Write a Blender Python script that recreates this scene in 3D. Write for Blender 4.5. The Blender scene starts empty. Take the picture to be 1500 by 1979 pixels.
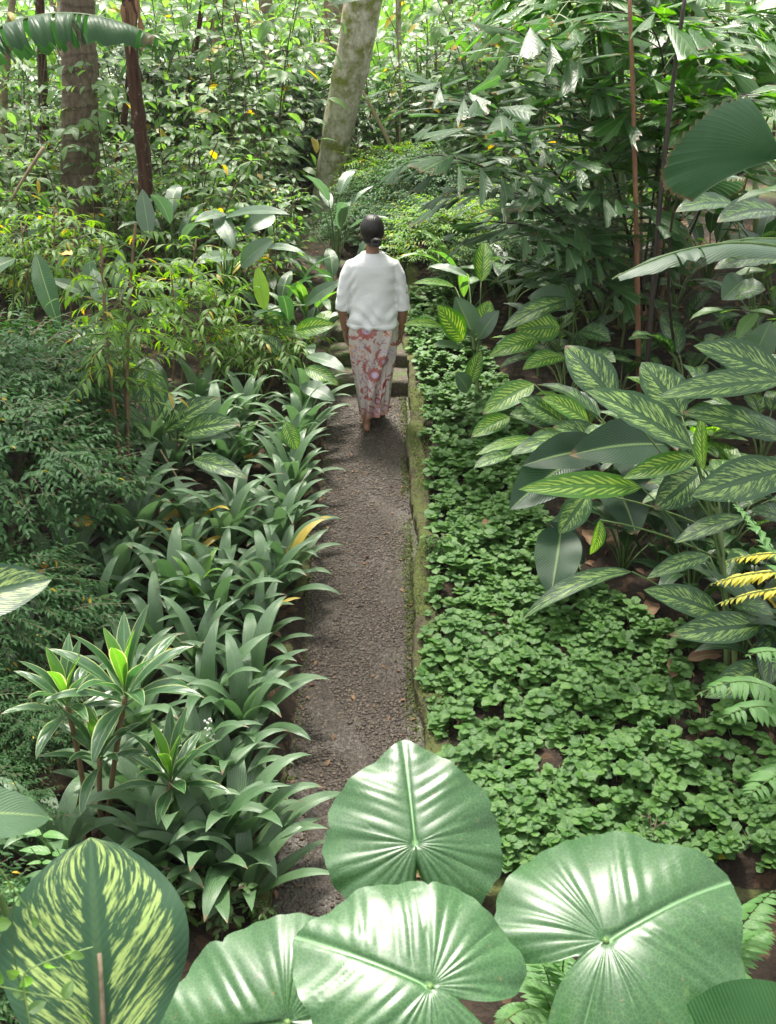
import bpy, math, random
import numpy as np
from math import sin, cos, pi, radians
random.seed(11)
rng = np.random.default_rng(11)
S = bpy.context.scene
COL = S.collection

# ------------------------------------------------------------------ camera model (metres; path runs along +Y)
PITCH = radians(23.0); F = 2000.0; HC = 2.48
CP, SP = cos(PITCH), sin(PITCH)
EYE = np.array([0.0, 0.0, HC])
RIGHT = np.array([1.0, 0, 0]); UP = np.array([0, SP, CP]); FWD = np.array([0, CP, -SP])

def at(px, py, d):
    """world point seen at photo pixel (px, py) at depth d along the view axis"""
    return EYE + d * (FWD + (px - 750) / F * RIGHT + (989.5 - py) / F * UP)

def smooth(a, b, x):
    t = np.clip((np.asarray(x, float) - a) / (b - a), 0, 1)
    return t * t * (3 - 2 * t)

def base_z(y):
    y = np.asarray(y, float)
    z = 0.16 * (y - 7.45)
    z = np.where(y > 8.05, 0.096 + 0.262 * (y - 8.05), z)
    z = np.where(y > 10.15, 0.646 + 0.03 * (y - 10.15), z)
    z = np.where(y > 40, 1.54 + 0.004 * (y - 40), z)
    z = np.where(y < 1.9, np.minimum(0.85, -0.888 + 1.25 * (1.9 - y)), z)
    return z

def lumps(x, y):
    return (np.sin(x * 3.1 + 1.3 * np.sin(y * 1.7)) * np.sin(y * 2.3 + .7) * .022
            + np.sin(x * 9.7 + y * 4.1) * np.sin(y * 8.3 - x * 3) * .010)

def gz(x, y):
    x = np.asarray(x, float); y = np.asarray(y, float)
    b = base_z(y)
    r = np.where(y > 3.3, 0.085, -0.05) + 0.10 * np.clip(x - .27, 0, 4) + lumps(x, y)
    l = 0.045 + 0.05 * np.clip(-.52 - x, 0, 4) + lumps(x, y)
    out = np.where(x > .20, r, np.where(x < -.50, l, -0.03))
    return b + out

def gpt(x, y): return np.array([x, y, float(gz(x, y))])

def ground_at(px, py):
    d = 1.5
    while d < 60:
        p = at(px, py, d)
        if p[2] < gz(p[0], p[1]): return p
        d += .01
    return p

def xat(px, y, z=None):
    """x of photo column px for a point at world distance y (height z)"""
    if z is None: z = float(base_z(y))
    return (px - 750) / F * (y * CP + (HC - z) * SP)

# ------------------------------------------------------------------ object helpers
def put(o, parent=None):
    COL.objects.link(o)
    if parent is not None: o.parent = parent
    return o

def tag(o, label=None, cat=None, group=None, kind=None):
    if label: o['label'] = label
    if cat: o['category'] = cat
    if group: o['group'] = group
    if kind: o['kind'] = kind
    return o

def thing(name, label, cat, loc, group=None, rz=0.0):
    o = bpy.data.objects.new(name, None); o.empty_display_size = .1
    o.location = [float(v) for v in loc]; o.rotation_euler = (0, 0, rz)
    put(o); return tag(o, label, cat, group)

def dup(root, loc, rz=0.0, s=1.0, label=None, group=None):
    def cp(o, par):
        c = o.copy(); COL.objects.link(c)
        if par is not None: c.parent = par
        for ch in list(o.children): cp(ch, c)
        return c
    r = cp(root, None)
    r.location = [float(v) for v in loc]; r.rotation_euler = (0, 0, rz)
    r.scale = (s, s, s) if np.isscalar(s) else s
    if label: r['label'] = label
    if group: r['group'] = group
    elif 'group' in r.keys(): del r['group']
    return r

class MB:
    """collects quad meshes and links them as one object"""
    def __init__(self): self.V = []; self.Q = []; self.U = []; self.M = []; self.C = []; self.n = 0
    def add(self, V, Q, U=None, m=0, c=None):
        V = np.asarray(V, float).reshape(-1, 3)
        self.V.append(V); self.Q.append(np.asarray(Q, np.int32).reshape(-1, 4) + self.n)
        self.U.append(np.zeros((len(V), 2)) if U is None else np.asarray(U, float))
        self.M.append(np.full(len(self.Q[-1]), m, np.int32))
        self.C.append(np.zeros(len(V)) if c is None else np.asarray(c, float))
        self.n += len(V); return self
    def many(self, geo, R, P, s=None, m=0):
        V, Q, U = geo[:3]
        R = np.asarray(R, float); P = np.asarray(P, float); k = len(P)
        if k == 0: return self
        s = np.ones(k) if s is None else np.asarray(s, float)
        W = np.einsum('kij,vj->kvi', R, V) * s[:, None, None] + P[:, None, :]
        q = (np.asarray(Q)[None] + (np.arange(k) * len(V))[:, None, None]).reshape(-1, 4)
        return self.add(W.reshape(-1, 3), q, np.tile(U, (k, 1)), m)
    def mesh(self, name, mats, smooth=True, attr=None):
        V = np.concatenate(self.V); Q = np.concatenate(self.Q); U = np.concatenate(self.U); M = np.concatenate(self.M)
        me = bpy.data.meshes.new(name)
        me.vertices.add(len(V)); me.vertices.foreach_set('co', V.astype(np.float32).ravel())
        me.loops.add(len(Q) * 4); me.loops.foreach_set('vertex_index', Q.astype(np.int32).ravel())
        me.polygons.add(len(Q))
        me.polygons.foreach_set('loop_start', (np.arange(len(Q)) * 4).astype(np.int32))
        try: me.polygons.foreach_set('loop_total', np.full(len(Q), 4, np.int32))
        except Exception: pass
        uv = me.uv_layers.new(name='UVMap')
        uv.data.foreach_set('uv', U[Q.ravel()].astype(np.float32).ravel())
        for mt in (mats if isinstance(mats, (list, tuple)) else [mats]): me.materials.append(mt)
        me.polygons.foreach_set('material_index', M)
        me.polygons.foreach_set('use_smooth', np.full(len(Q), smooth, bool))
        if attr:
            a = me.attributes.new(attr, 'FLOAT', 'POINT'); a.data.foreach_set('value', np.concatenate(self.C).astype(np.float32))
        me.update(); me.validate(); return me
    def build(self, name, mats, parent=None, smooth=True, loc=None, attr=None):
        o = bpy.data.objects.new(name, self.mesh(name, mats, smooth, attr))
        if loc is not None: o.location = [float(v) for v in loc]
        return put(o, parent)

def gridq(n, m):
    i, j = np.meshgrid(np.arange(n), np.arange(m), indexing='ij')
    a = i * (m + 1) + j
    return np.stack([a, a + 1, a + m + 2, a + m + 1], -1).reshape(-1, 4)

def frame(d, up):
    d = np.asarray(d, float); y = d / np.linalg.norm(d)
    x = np.cross(y, up); l = np.linalg.norm(x)
    if l < 1e-4: x = np.cross(y, [1, .3, 0.1]); l = np.linalg.norm(x)
    x /= l; z = np.cross(x, y)
    return np.stack([x, y, z], 1)

def frames(D, UPs):
    Y = D / np.linalg.norm(D, axis=1, keepdims=True)
    X = np.cross(Y, UPs); l = np.linalg.norm(X, axis=1, keepdims=True)
    bad = l[:, 0] < 1e-3
    if bad.any(): X[bad] = np.cross(Y[bad], [1, .3, .1]); l = np.linalg.norm(X, axis=1, keepdims=True)
    X = X / l; Z = np.cross(X, Y)
    return np.stack([X, Y, Z], 2)

def prof(peak=.45, q=.85, tail=0.0):
    p = math.log(.5) / math.log(peak)
    return lambda t: np.maximum(np.sin(pi * np.clip(t, 0, 1) ** p) ** q, tail * (t < .5))

def strap_prof(t):
    return np.clip(t / .35, 0, 1) ** .45 * .999 * np.where(t > .42, np.clip(1 - (np.clip(t - .42, 0, 1) / .58) ** 1.9, 0, 1) ** .85, 1.0)

def leaf(L, W, n=8, m=4, pf=prof(), fold=.3, droop=.7, dp=1.3, wave=0.0, wk=4.0, ph=0.0, twist=0.0, e0=0.0):
    """blade from the origin along +Y, upper side +Z; UV = (across, along)"""
    t = np.linspace(0, 1, n + 1)
    th = e0 - droop * t ** dp
    ds = L / n
    tm = (th[:-1] + th[1:]) / 2
    y = np.concatenate([[0], np.cumsum(np.cos(tm) * ds)]); z = np.concatenate([[0], np.cumsum(np.sin(tm) * ds)])
    v = np.linspace(-1, 1, m + 1)
    hw = pf(t) * W / 2 + 1e-4
    T, Vv = np.meshgrid(t, v, indexing='ij')
    H = hw[:, None] * Vv
    f = fold * (1 - .35 * T)
    Nx, Ny, Nz = 0, -np.sin(th)[:, None], np.cos(th)[:, None]
    lift = np.abs(H) * np.sin(f) + wave * W * np.sin(T * wk * 2 * pi + ph + 1.3 * np.sign(Vv)) * np.abs(Vv) ** 1.5 * np.sin(pi * T)
    X = H * np.cos(f)
    a = twist * T
    X2 = X * np.cos(a) - lift * np.sin(a); l2 = X * np.sin(a) + lift * np.cos(a)
    P = np.stack([X2, y[:, None] + Ny * l2, z[:, None] + Nz * l2], -1)
    return P.reshape(-1, 3), gridq(n, m), np.stack([.5 + .5 * Vv, T], -1).reshape(-1, 2)

def tube(pts, rad, k=6, cap=False):
    P = np.asarray(pts, float); n = len(P)
    r = np.full(n, rad) if np.isscalar(rad) else np.interp(np.linspace(0, 1, n), np.linspace(0, 1, len(rad)), rad)
    D = np.gradient(P, axis=0); D /= np.linalg.norm(D, axis=1, keepdims=True) + 1e-12
    ref = np.array([0.0, 0.0, 1.0]) if abs(D[0, 2]) < .9 else np.array([0.0, 1.0, 0.0])
    X = np.cross(D, ref); X /= np.linalg.norm(X, axis=1, keepdims=True) + 1e-12
    Y = np.cross(D, X)
    if cap:
        P = np.concatenate([P[:1], P, P[-1:]]); X = np.concatenate([X[:1], X, X[-1:]]); Y = np.concatenate([Y[:1], Y, Y[-1:]])
        r = np.concatenate([[1e-4], r, [1e-4]]); n += 2
    a = np.linspace(0, 2 * pi, k + 1)
    V = P[:, None] + r[:, None, None] * (np.cos(a)[None, :, None] * X[:, None] + np.sin(a)[None, :, None] * Y[:, None])
    U = np.stack(np.broadcast_arrays(np.linspace(0, 1, k + 1)[None, :], np.linspace(0, 1, n)[:, None]), -1)
    return V.reshape(-1, 3), gridq(n - 1, k), U.reshape(-1, 2)

def bez(a, b, c, n=10):
    t = np.linspace(0, 1, n)[:, None]
    a, b, c = map(lambda q: np.asarray(q, float), (a, b, c))
    return (1 - t) ** 2 * a + 2 * t * (1 - t) * b + t * t * c

def blob(c, r, k=10, n=7):
    th = np.linspace(0, pi, n + 1)[:, None]; a = np.linspace(0, 2 * pi, k + 1)[None]
    V = np.stack([np.sin(th) * np.cos(a), np.sin(th) * np.sin(a), np.cos(th) + 0 * a], -1) * np.asarray(r) + np.asarray(c)
    U = np.stack(np.broadcast_arrays(a / 2 / pi, th / pi), -1)
    return V.reshape(-1, 3), gridq(n, k), U.reshape(-1, 2)

# ------------------------------------------------------------------ material helpers
class G:
    def __init__(self, name):
        self.m = bpy.data.materials.new(name); self.m.use_nodes = True
        self.t = self.m.node_tree; self.t.nodes.clear()
        self.out = self.t.nodes.new('ShaderNodeOutputMaterial')
    def n(self, typ, *ins, o=0, **kw):
        nd = self.t.nodes.new('ShaderNode' + typ)
        for k, v in kw.items():
            if k[0] == '_':
                self.set(nd.inputs[k[1:].replace('_', ' ')], v)
            else: setattr(nd, k, v)
        for i, v in enumerate(ins):
            if v is not None: self.set(nd.inputs[i], v)
        return nd.outputs[o]
    def set(self, sock, v):
        if isinstance(v, bpy.types.NodeSocket): self.t.links.new(v, sock)
        elif isinstance(v, (tuple, list)) and len(v) == 3 and sock.type == 'RGBA': sock.default_value = (*v, 1)
        else: sock.default_value = v
    def math(self, op, a, b=None, c=None): return self.n('Math', a, b, c, operation=op)
    def mixc(self, f, a, b, blend='MIX'):
        nd = self.t.nodes.new('ShaderNodeMix'); nd.data_type = 'RGBA'; nd.blend_type = blend
        self.set(nd.inputs[0], f); self.set(nd.inputs[6], a); self.set(nd.inputs[7], b); return nd.outputs[2]
    def mapr(self, v, a, b, c=0.0, d=1.0, clamp=True):
        nd = self.t.nodes.new('ShaderNodeMapRange'); nd.clamp = clamp
        for i, q in enumerate((v, a, b, c, d)): self.set(nd.inputs[i], q)
        return nd.outputs[0]
    def noise(self, vec, scale, detail=3.0, rough=.55):
        return self.n('TexNoise', _Vector=vec, _Scale=scale, _Detail=detail, _Roughness=rough)
    def bump(self, h, strength=.3, dist=.01):
        return self.n('Bump', _Height=h, _Strength=strength, _Distance=dist)
    def bsdf(self, col, rough=.5, normal=None, spec=.5, **kw):
        nd = self.t.nodes.new('ShaderNodeBsdfPrincipled')
        self.set(nd.inputs['Base Color'], col); self.set(nd.inputs['Roughness'], rough)
        self.set(nd.inputs['Specular IOR Level'], spec)
        if normal is not None: self.set(nd.inputs['Normal'], normal)
        for k, v in kw.items(): self.set(nd.inputs[k.replace('_', ' ')], v)
        return nd.outputs[0]
    def done(self, sh): self.t.links.new(sh, self.out.inputs[0]); return self.m

def leaf_mat(name, c1, c2, trans=None, tf=.35, rough=.34, spec=.5, kind='plain', veins=9.0, slant=.35, vs=.35,
             accent=(.42, .55, .16), yellow=0.0, spots=.25, rag=0.0):
    g = G(name)
    uv = g.n('SeparateXYZ', g.n('UVMap')); t_uv = uv.node
    u = t_uv.outputs[0]; t = t_uv.outputs[1]
    av = g.math('ABSOLUTE', g.math('SUBTRACT', g.math('MULTIPLY', u, 2.0), 1.0))
    isl = g.n('NewGeometry'); r0 = isl.node.outputs['Random Per Island']
    orn = g.n('ObjectInfo').node.outputs['Random']
    r = g.math('FRACT', g.math('ADD', r0, g.math('MULTIPLY', orn, 7.31)))
    pos = g.n('TexCoord', o=3)
    nz = g.noise(pos, 14.0, 4.0)
    f = g.math('ADD', g.math('MULTIPLY', r, .75), g.math('MULTIPLY', g.math('SUBTRACT', nz, .5), .9))
    c1 = tuple(q * GAIN for q in c1); c2 = tuple(q * GAIN for q in c2)
    col = g.mixc(g.mapr(f, -.1, .9), c1, c2)
    s = g.math('SUBTRACT', t, g.math('MULTIPLY', av, slant))
    if kind == 'strap':
        h = g.math('SINE', g.math('MULTIPLY', av, 34.0))
        mid = g.mapr(av, .0, .10, 1.0, .0)
        col = g.mixc(g.math('MULTIPLY', mid, .35), col, (.12, .2, .09))
        col = g.mixc(g.mapr(t, 0.0, .25, .55, 0.0), col, (.17, .27, .07))
    else:
        sw = g.math('SINE', g.math('MULTIPLY', s, veins * 2 * pi))
        h = g.math('POWER', g.math('ABSOLUTE', sw), .6)
        mid = g.mapr(av, .025, .07, 1.0, 0.0)
        vein = g.mapr(h, 0.0, .35, .35 if vs > 0 else 0, 0.0)
        col = g.mixc(g.math('MULTIPLY', vein, vs), col, (.16, .26, .08))
    if kind == 'dieff':
        vec = g.n('CombineXYZ', g.math('MULTIPLY', s, veins * 2.6), g.math('MULTIPLY', av, 2.6), g.math('ADD', g.math('MULTIPLY', r, 31.0), g.math('MULTIPLY', u, 2.0)))
        n1 = g.noise(vec, 1.0, 3.0, .6)
        st = g.math('ADD', g.math('MULTIPLY', g.math('SINE', g.math('MULTIPLY', s, veins * 2 * pi)), .15), n1)
        if rag:
            v2 = g.n('CombineXYZ', g.math('MULTIPLY', s, veins * 5.5), g.math('MULTIPLY', av, 7.0), g.math('MULTIPLY', u, 3.0))
            st = g.math('ADD', g.math('SUBTRACT', st, g.math('MULTIPLY', g.math('SINE', g.math('MULTIPLY', s, veins * 2 * pi)), .12)), g.math('MULTIPLY', g.math('SUBTRACT', g.noise(v2, 1.0, 4.0, .65), .5), rag))
        inner = g.math('MULTIPLY', g.mapr(av, .06, .16), g.mapr(av, .80 if rag else .70, .97 if rag else .93, 1.0, 0.0))
        thr = g.math('ADD', g.mapr(inner, 0.0, 1.0, .95, .51 if rag > .6 else .46), g.math('MULTIPLY', av, .02 if rag > .6 else .13))
        mk = g.mapr(g.math('SUBTRACT', st, thr), -.05, .10)
        col = g.mixc(mk, col, accent)
        mid = g.math('MULTIPLY', mid, .12 if rag else .5)
    if kind == 'margin':
        edge = g.mapr(g.math('ADD', av, g.math('MULTIPLY', g.math('SUBTRACT', g.noise(pos, 30.0), .5), .2)), .84, .91)
        col = g.mixc(edge, col, accent)
    if kind != 'strap':
        col = g.mixc(g.math('MULTIPLY', mid, .7), col, (.20, .30, .11))
    if yellow > 0:
        yk = g.math('LESS_THAN', r, yellow)
        col = g.mixc(g.math('MULTIPLY', yk, .85), col, (.50, .36, .03))
    if spots > 0:
        sp = g.mapr(g.noise(pos, 55.0, 2.0), .70, .78, 0.0, spots)
        col = g.mixc(sp, col, (.10, .075, .03))
    if kind in ('strap', 'dieff', 'margin', 'plain') and spots > 0:
        r2 = g.math('FRACT', g.math('MULTIPLY', r, 17.3))
        tipb = g.math('MULTIPLY', g.mapr(g.math('ADD', t, g.math('MULTIPLY', g.math('SUBTRACT', g.noise(pos, 40.0), .5), .12)), .93, .97), g.math('GREATER_THAN', r2, .62))
        col = g.mixc(tipb, col, (.17, .11, .05))
    nrm = g.bump(g.math('ADD', h, g.math('MULTIPLY', g.noise(pos, 60.0, 2.0), .6)), .12 if rag > .6 else .35, .004)
    rg = g.mapr(nz, .3, .7, rough - .06, rough + .10)
    p = g.bsdf(col, rg, nrm, min(1.0, spec * 1.7))
    tc = g.n('HueSaturation', .485, 1.15, 2.1, 1.0, col) if trans is None else g.mixc(.5, col, trans)
    tr = g.n('BsdfTranslucent', tc, nrm)
    return g.done(g.n('MixShader', tf, p, tr))

GAIN = 1.0
M = {}
M['strap'] = leaf_mat('strap_leaf', (.055, .128, .046), (.130, .225, .105), tf=.26, rough=.40, kind='strap', spec=.85, yellow=.012)
M['strap_pale'] = leaf_mat('strap_leaf_young', (.12, .26, .04), (.16, .34, .05), tf=.4, rough=.4, kind='strap')
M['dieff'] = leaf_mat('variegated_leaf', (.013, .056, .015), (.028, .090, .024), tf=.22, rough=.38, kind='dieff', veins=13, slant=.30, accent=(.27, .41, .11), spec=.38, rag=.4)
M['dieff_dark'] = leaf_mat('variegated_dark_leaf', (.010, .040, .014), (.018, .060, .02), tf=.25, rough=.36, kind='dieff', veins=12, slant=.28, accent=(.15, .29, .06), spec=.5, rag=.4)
M['dieff_lit'] = leaf_mat('variegated_bright_leaf', (.05, .17, .02), (.08, .22, .03), tf=.5, rough=.38, kind='dieff', veins=11, slant=.28, accent=(.36, .50, .10))  # lighter, yellower copy of the striped leaf: backlight put into its colour
M['dieff_big'] = leaf_mat('variegated_bold_leaf', (.012, .048, .018), (.018, .064, .024), tf=.22, rough=.42, kind='dieff', veins=13, slant=.42, accent=(.26, .36, .105), spec=.3, rag=1.0, spots=0)
M['cordy'] = leaf_mat('margined_leaf', (.035, .10, .035), (.05, .14, .045), tf=.3, rough=.34, kind='margin', veins=2, vs=0, accent=(.34, .42, .17))
M['cordy_new'] = leaf_mat('margined_new_leaf', (.10, .26, .04), (.12, .30, .05), tf=.4, rough=.36, kind='margin', veins=2, vs=0, accent=(.5, .56, .24))
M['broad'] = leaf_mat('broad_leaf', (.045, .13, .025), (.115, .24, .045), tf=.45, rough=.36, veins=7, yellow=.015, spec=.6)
M['broad_lit'] = leaf_mat('bright_broad_leaf', (.06, .155, .035), (.14, .265, .06), tf=.54, rough=.42, veins=7, yellow=.035, spec=.6)  # paler copy of the broad leaf, with sunlight mixed into its colour
M['broad_dark'] = leaf_mat('dark_broad_leaf', (.016, .055, .018), (.035, .095, .028), tf=.3, rough=.34, veins=8, yellow=.004)  # darker copy of the broad leaf: understory shade is in its colour
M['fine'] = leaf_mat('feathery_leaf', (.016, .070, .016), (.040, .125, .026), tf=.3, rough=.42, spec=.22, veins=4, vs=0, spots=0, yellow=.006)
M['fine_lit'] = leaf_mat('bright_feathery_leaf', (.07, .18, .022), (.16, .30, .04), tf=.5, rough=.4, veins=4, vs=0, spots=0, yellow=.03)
M['mint'] = leaf_mat('creeper_leaf', (.028, .110, .012), (.095, .215, .032), tf=.26, rough=.52, spec=.4, veins=4, vs=.5, spots=.1)
M['grey'] = leaf_mat('grey_green_leaf', (.05, .11, .05), (.08, .15, .075), tf=.3, rough=.36, veins=12, vs=.15, spec=.6)
M['banana'] = leaf_mat('banana_blade', (.020, .080, .02), (.035, .11, .03), tf=.35, rough=.40, veins=26, slant=.05, vs=.12, spec=.28)
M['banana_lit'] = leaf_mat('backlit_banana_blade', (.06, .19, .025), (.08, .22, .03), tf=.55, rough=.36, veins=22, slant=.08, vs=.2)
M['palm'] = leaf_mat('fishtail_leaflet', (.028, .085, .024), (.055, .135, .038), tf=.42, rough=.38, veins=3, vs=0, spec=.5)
M['palm_lit'] = leaf_mat('bright_fishtail_leaflet', (.04, .14, .02), (.07, .2, .025), tf=.5, rough=.36, veins=3, vs=0)  # leaflet colour lightened to stand in for light coming from behind
M['fan'] = leaf_mat('fan_palm_blade', (.022, .070, .032), (.034, .095, .045), tf=.25, rough=.38, veins=1, vs=0, spec=.45, spots=.1)
M['pleat'] = leaf_mat('dark_pleated_blade', (.009, .036, .013), (.016, .055, .02), tf=.2, rough=.4, veins=13, slant=.3, vs=.35, spec=.3)
def fan_mat():
    g = G('fan_palm_pleats'); uv = g.n('SeparateXYZ', g.n('UVMap')).node; pos = g.n('TexCoord', o=3)
    col = g.mixc(g.noise(pos, 9.0, 4.0), (.030, .092, .034), (.056, .145, .055))
    u = uv.outputs[0]; rib = g.mapr(u, 0.0, .30, 1.0, 0.0)
    col = g.mixc(g.math('MULTIPLY', rib, .9), col, (.20, .30, .17))
    col = g.mixc(g.mapr(u, .80, 1.0, 0.0, .45), col, (.008, .03, .014))
    col = g.mixc(g.mapr(g.math('ADD', uv.outputs[1], g.math('MULTIPLY', g.noise(pos, 40.0), .03)), .985, 1.01), col, (.16, .11, .05))
    p = g.bsdf(col, .42, g.bump(g.math('ADD', g.math('MULTIPLY', u, .8), g.math('MULTIPLY', g.noise(pos, 120.0), .2)), .5, .006), .4)
    return g.done(g.n('MixShader', .25, p, g.n('BsdfTranslucent', g.n('HueSaturation', .49, 1.1, 1.8, 1.0, col))))
M['fanblade'] = fan_mat()
M['lime'] = leaf_mat('lime_leaf', (.22, .40, .03), (.30, .50, .04), tf=.6, rough=.42, veins=6, spots=.1)  # glow of a leaf lit from behind, painted as its colour
M['yellow'] = leaf_mat('yellow_leaf', (.40, .42, .04), (.72, .60, .05), tf=.45, rough=.45, veins=5, vs=.2)
M['fern'] = leaf_mat('fern_frond', (.055, .17, .03), (.09, .24, .04), tf=.4, rough=.45, veins=3, vs=0, spots=0)
M['dead'] = leaf_mat('dead_leaf', (.16, .085, .045), (.26, .15, .085), tf=.15, rough=.6, spec=.25, veins=6, vs=0)
M['dead_yellow'] = leaf_mat('fallen_yellow_leaf', (.48, .27, .04), (.62, .38, .06), tf=.25, rough=.5, veins=5, vs=0)
M['dark_hang'] = leaf_mat('deep_green_leaf', (.02, .075, .02), (.03, .1, .025), tf=.4, rough=.42, veins=14, slant=.1, vs=.15, spec=.22)

def ear_mat():
    g = G('elephant_ear_leaf')
    a = g.n('Attribute', attribute_name='vein', o=2)
    pos = g.n('TexCoord', o=3)
    nz = g.noise(pos, 9.0, 4.0)
    col = g.mixc(nz, (.011, .050, .013), (.034, .100, .027))
    col = g.mixc(g.mapr(a, .55, 1.0, 0.0, .75), col, (.20, .36, .17))
    uv = g.n('UVMap'); ang = g.n('TexNoise', _Vector=g.n('Mapping', _Vector=uv, _Scale=(1, 1, 1)), _Scale=26.0, _Detail=5.0)
    vor = g.n('TexVoronoi', _Vector=pos, _Scale=95.0, feature='DISTANCE_TO_EDGE')
    net = g.mapr(vor, 0.0, .09, 1.0, 0.0)
    col = g.mixc(g.math('MULTIPLY', net, .22), col, (.16, .30, .11))
    col = g.mixc(g.mapr(g.noise(pos, 16.0, 5.0, .7), .62, .74, 0.0, .45), col, (.10, .17, .05))
    spk = g.mapr(g.noise(pos, 62.0, 2.0), .715, .75, 0.0, .8)
    col = g.mixc(spk, col, (.14, .10, .045))
    nrm = g.bump(g.math('ADD', g.math('MULTIPLY', net, -.4), g.math('MULTIPLY', ang, .3)), .045, .004)
    p = g.bsdf(col, g.mapr(ang, .3, .7, .33, .45), nrm, .62)
    tr = g.n('BsdfTranslucent', g.n('HueSaturation', .49, 1.1, 2.0, 1.0, col))
    return g.done(g.n('MixShader', .16, p, tr))
M['ear'] = ear_mat()

def plain_mat(name, c1, c2, scale=20.0, rough=.7, bump=.4, dist=.01, stretch=(1, 1, 1), c3=None, c3s=3.0, lo=.5, hi=.62, spec=.3, rnd=0.0):
    g = G(name)
    pos = g.n('TexCoord', o=3)
    v = g.n('Mapping', _Vector=pos, _Scale=stretch)
    n1 = g.noise(v, scale, 6.0, .62)
    col = g.mixc(g.mapr(n1, .3, .7), c1, c2)
    if c3 is not None:
        n2 = g.noise(pos, c3s, 5.0, .65)
        col = g.mixc(g.mapr(n2, lo, hi), col, c3)
    nrm = g.bump(n1, bump, dist)
    return g.done(g.bsdf(col, rough, nrm, spec))

M['stem'] = plain_mat('green_stem', (.06, .12, .03), (.11, .17, .05), 30, .5, .2)
M['stem_dark'] = plain_mat('dark_stem', (.018, .014, .012), (.05, .035, .025), 25, .55, .4, stretch=(1, 1, .3))
M['stem_brown'] = plain_mat('brown_stem', (.13, .085, .045), (.24, .16, .09), 30, .7, .5, stretch=(1, 1, .4))
M['stem_rust'] = plain_mat('rusty_stem', (.16, .07, .035), (.26, .13, .07), 30, .6, .4, stretch=(1, 1, .3))
M['stem_tan'] = plain_mat('tan_stem', (.24, .18, .11), (.36, .28, .18), 30, .7, .4, stretch=(1, 1, .4))
M['twig'] = plain_mat('twig_bark', (.07, .055, .035), (.14, .11, .07), 40, .75, .5)
M['cane'] = plain_mat('green_cane', (.10, .16, .05), (.20, .26, .10), 14, .45, .3, stretch=(1, 1, .15), c3=(.03, .05, .02), c3s=2.0)
M['soil'] = plain_mat('dark_soil', (.015, .010, .008), (.048, .034, .025), 26, .9, .9, .03, c3=(.105, .072, .05), c3s=3.0, lo=.52, hi=.7, spec=.2)
M['floor'] = M['soil']
# ================================================================== SETTING
def axis(lo, hi, fine_lo, fine_hi, step):
    a = list(np.arange(fine_lo, fine_hi + 1e-6, step)); s = step; v = fine_hi
    while v < hi: s *= 1.25; v += s; a.append(v)
    s = step; v = fine_lo; b = []
    while v > lo: s *= 1.25; v -= s; b.append(v)
    return np.array(b[::-1] + a)
gx = axis(-400, 400, -3.2, 3.6, .05); gy = axis(-40, 600, 1.6, 9.0, .05)
XX, YY = np.meshgrid(gx, gy, indexing='ij')
mb = MB(); mb.add(np.stack([XX, YY, gz(XX, YY)], -1).reshape(-1, 3), gridq(len(gx) - 1, len(gy) - 1)[:, ::-1])
def ground_mat():
    g = G('forest_floor_soil')
    pos = g.n('TexCoord', o=3)
    n1 = g.noise(pos, 30.0, 6.0, .65); n2 = g.noise(pos, 2.2, 4.0)
    vo = g.n('TexVoronoi', _Vector=pos, _Scale=22.0, feature='F1', o=1)
    col = g.mixc(g.mapr(n1, .3, .7), (.012, .009, .007), (.042, .030, .022))
    col = g.mixc(g.mapr(n2, .45, .65, 0, .6), col, (.060, .042, .030))
    lit = g.math('GREATER_THAN', g.n('SeparateColor', vo), .86)
    col = g.mixc(g.math('MULTIPLY', lit, .7), col, (.10, .06, .034))
    far = g.mapr(g.n('SeparateXYZ', pos).node.outputs[1], 11.0, 16.0)
    col = g.mixc(g.math('MULTIPLY', far, g.mapr(g.noise(pos, 1.2, 5.0), .42, .55)), col, (.07, .13, .03))
    return g.done(g.bsdf(col, .9, g.bump(n1, .9, .03), .2))
tag(mb.build('ground', ground_mat()), kind='structure')

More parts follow.
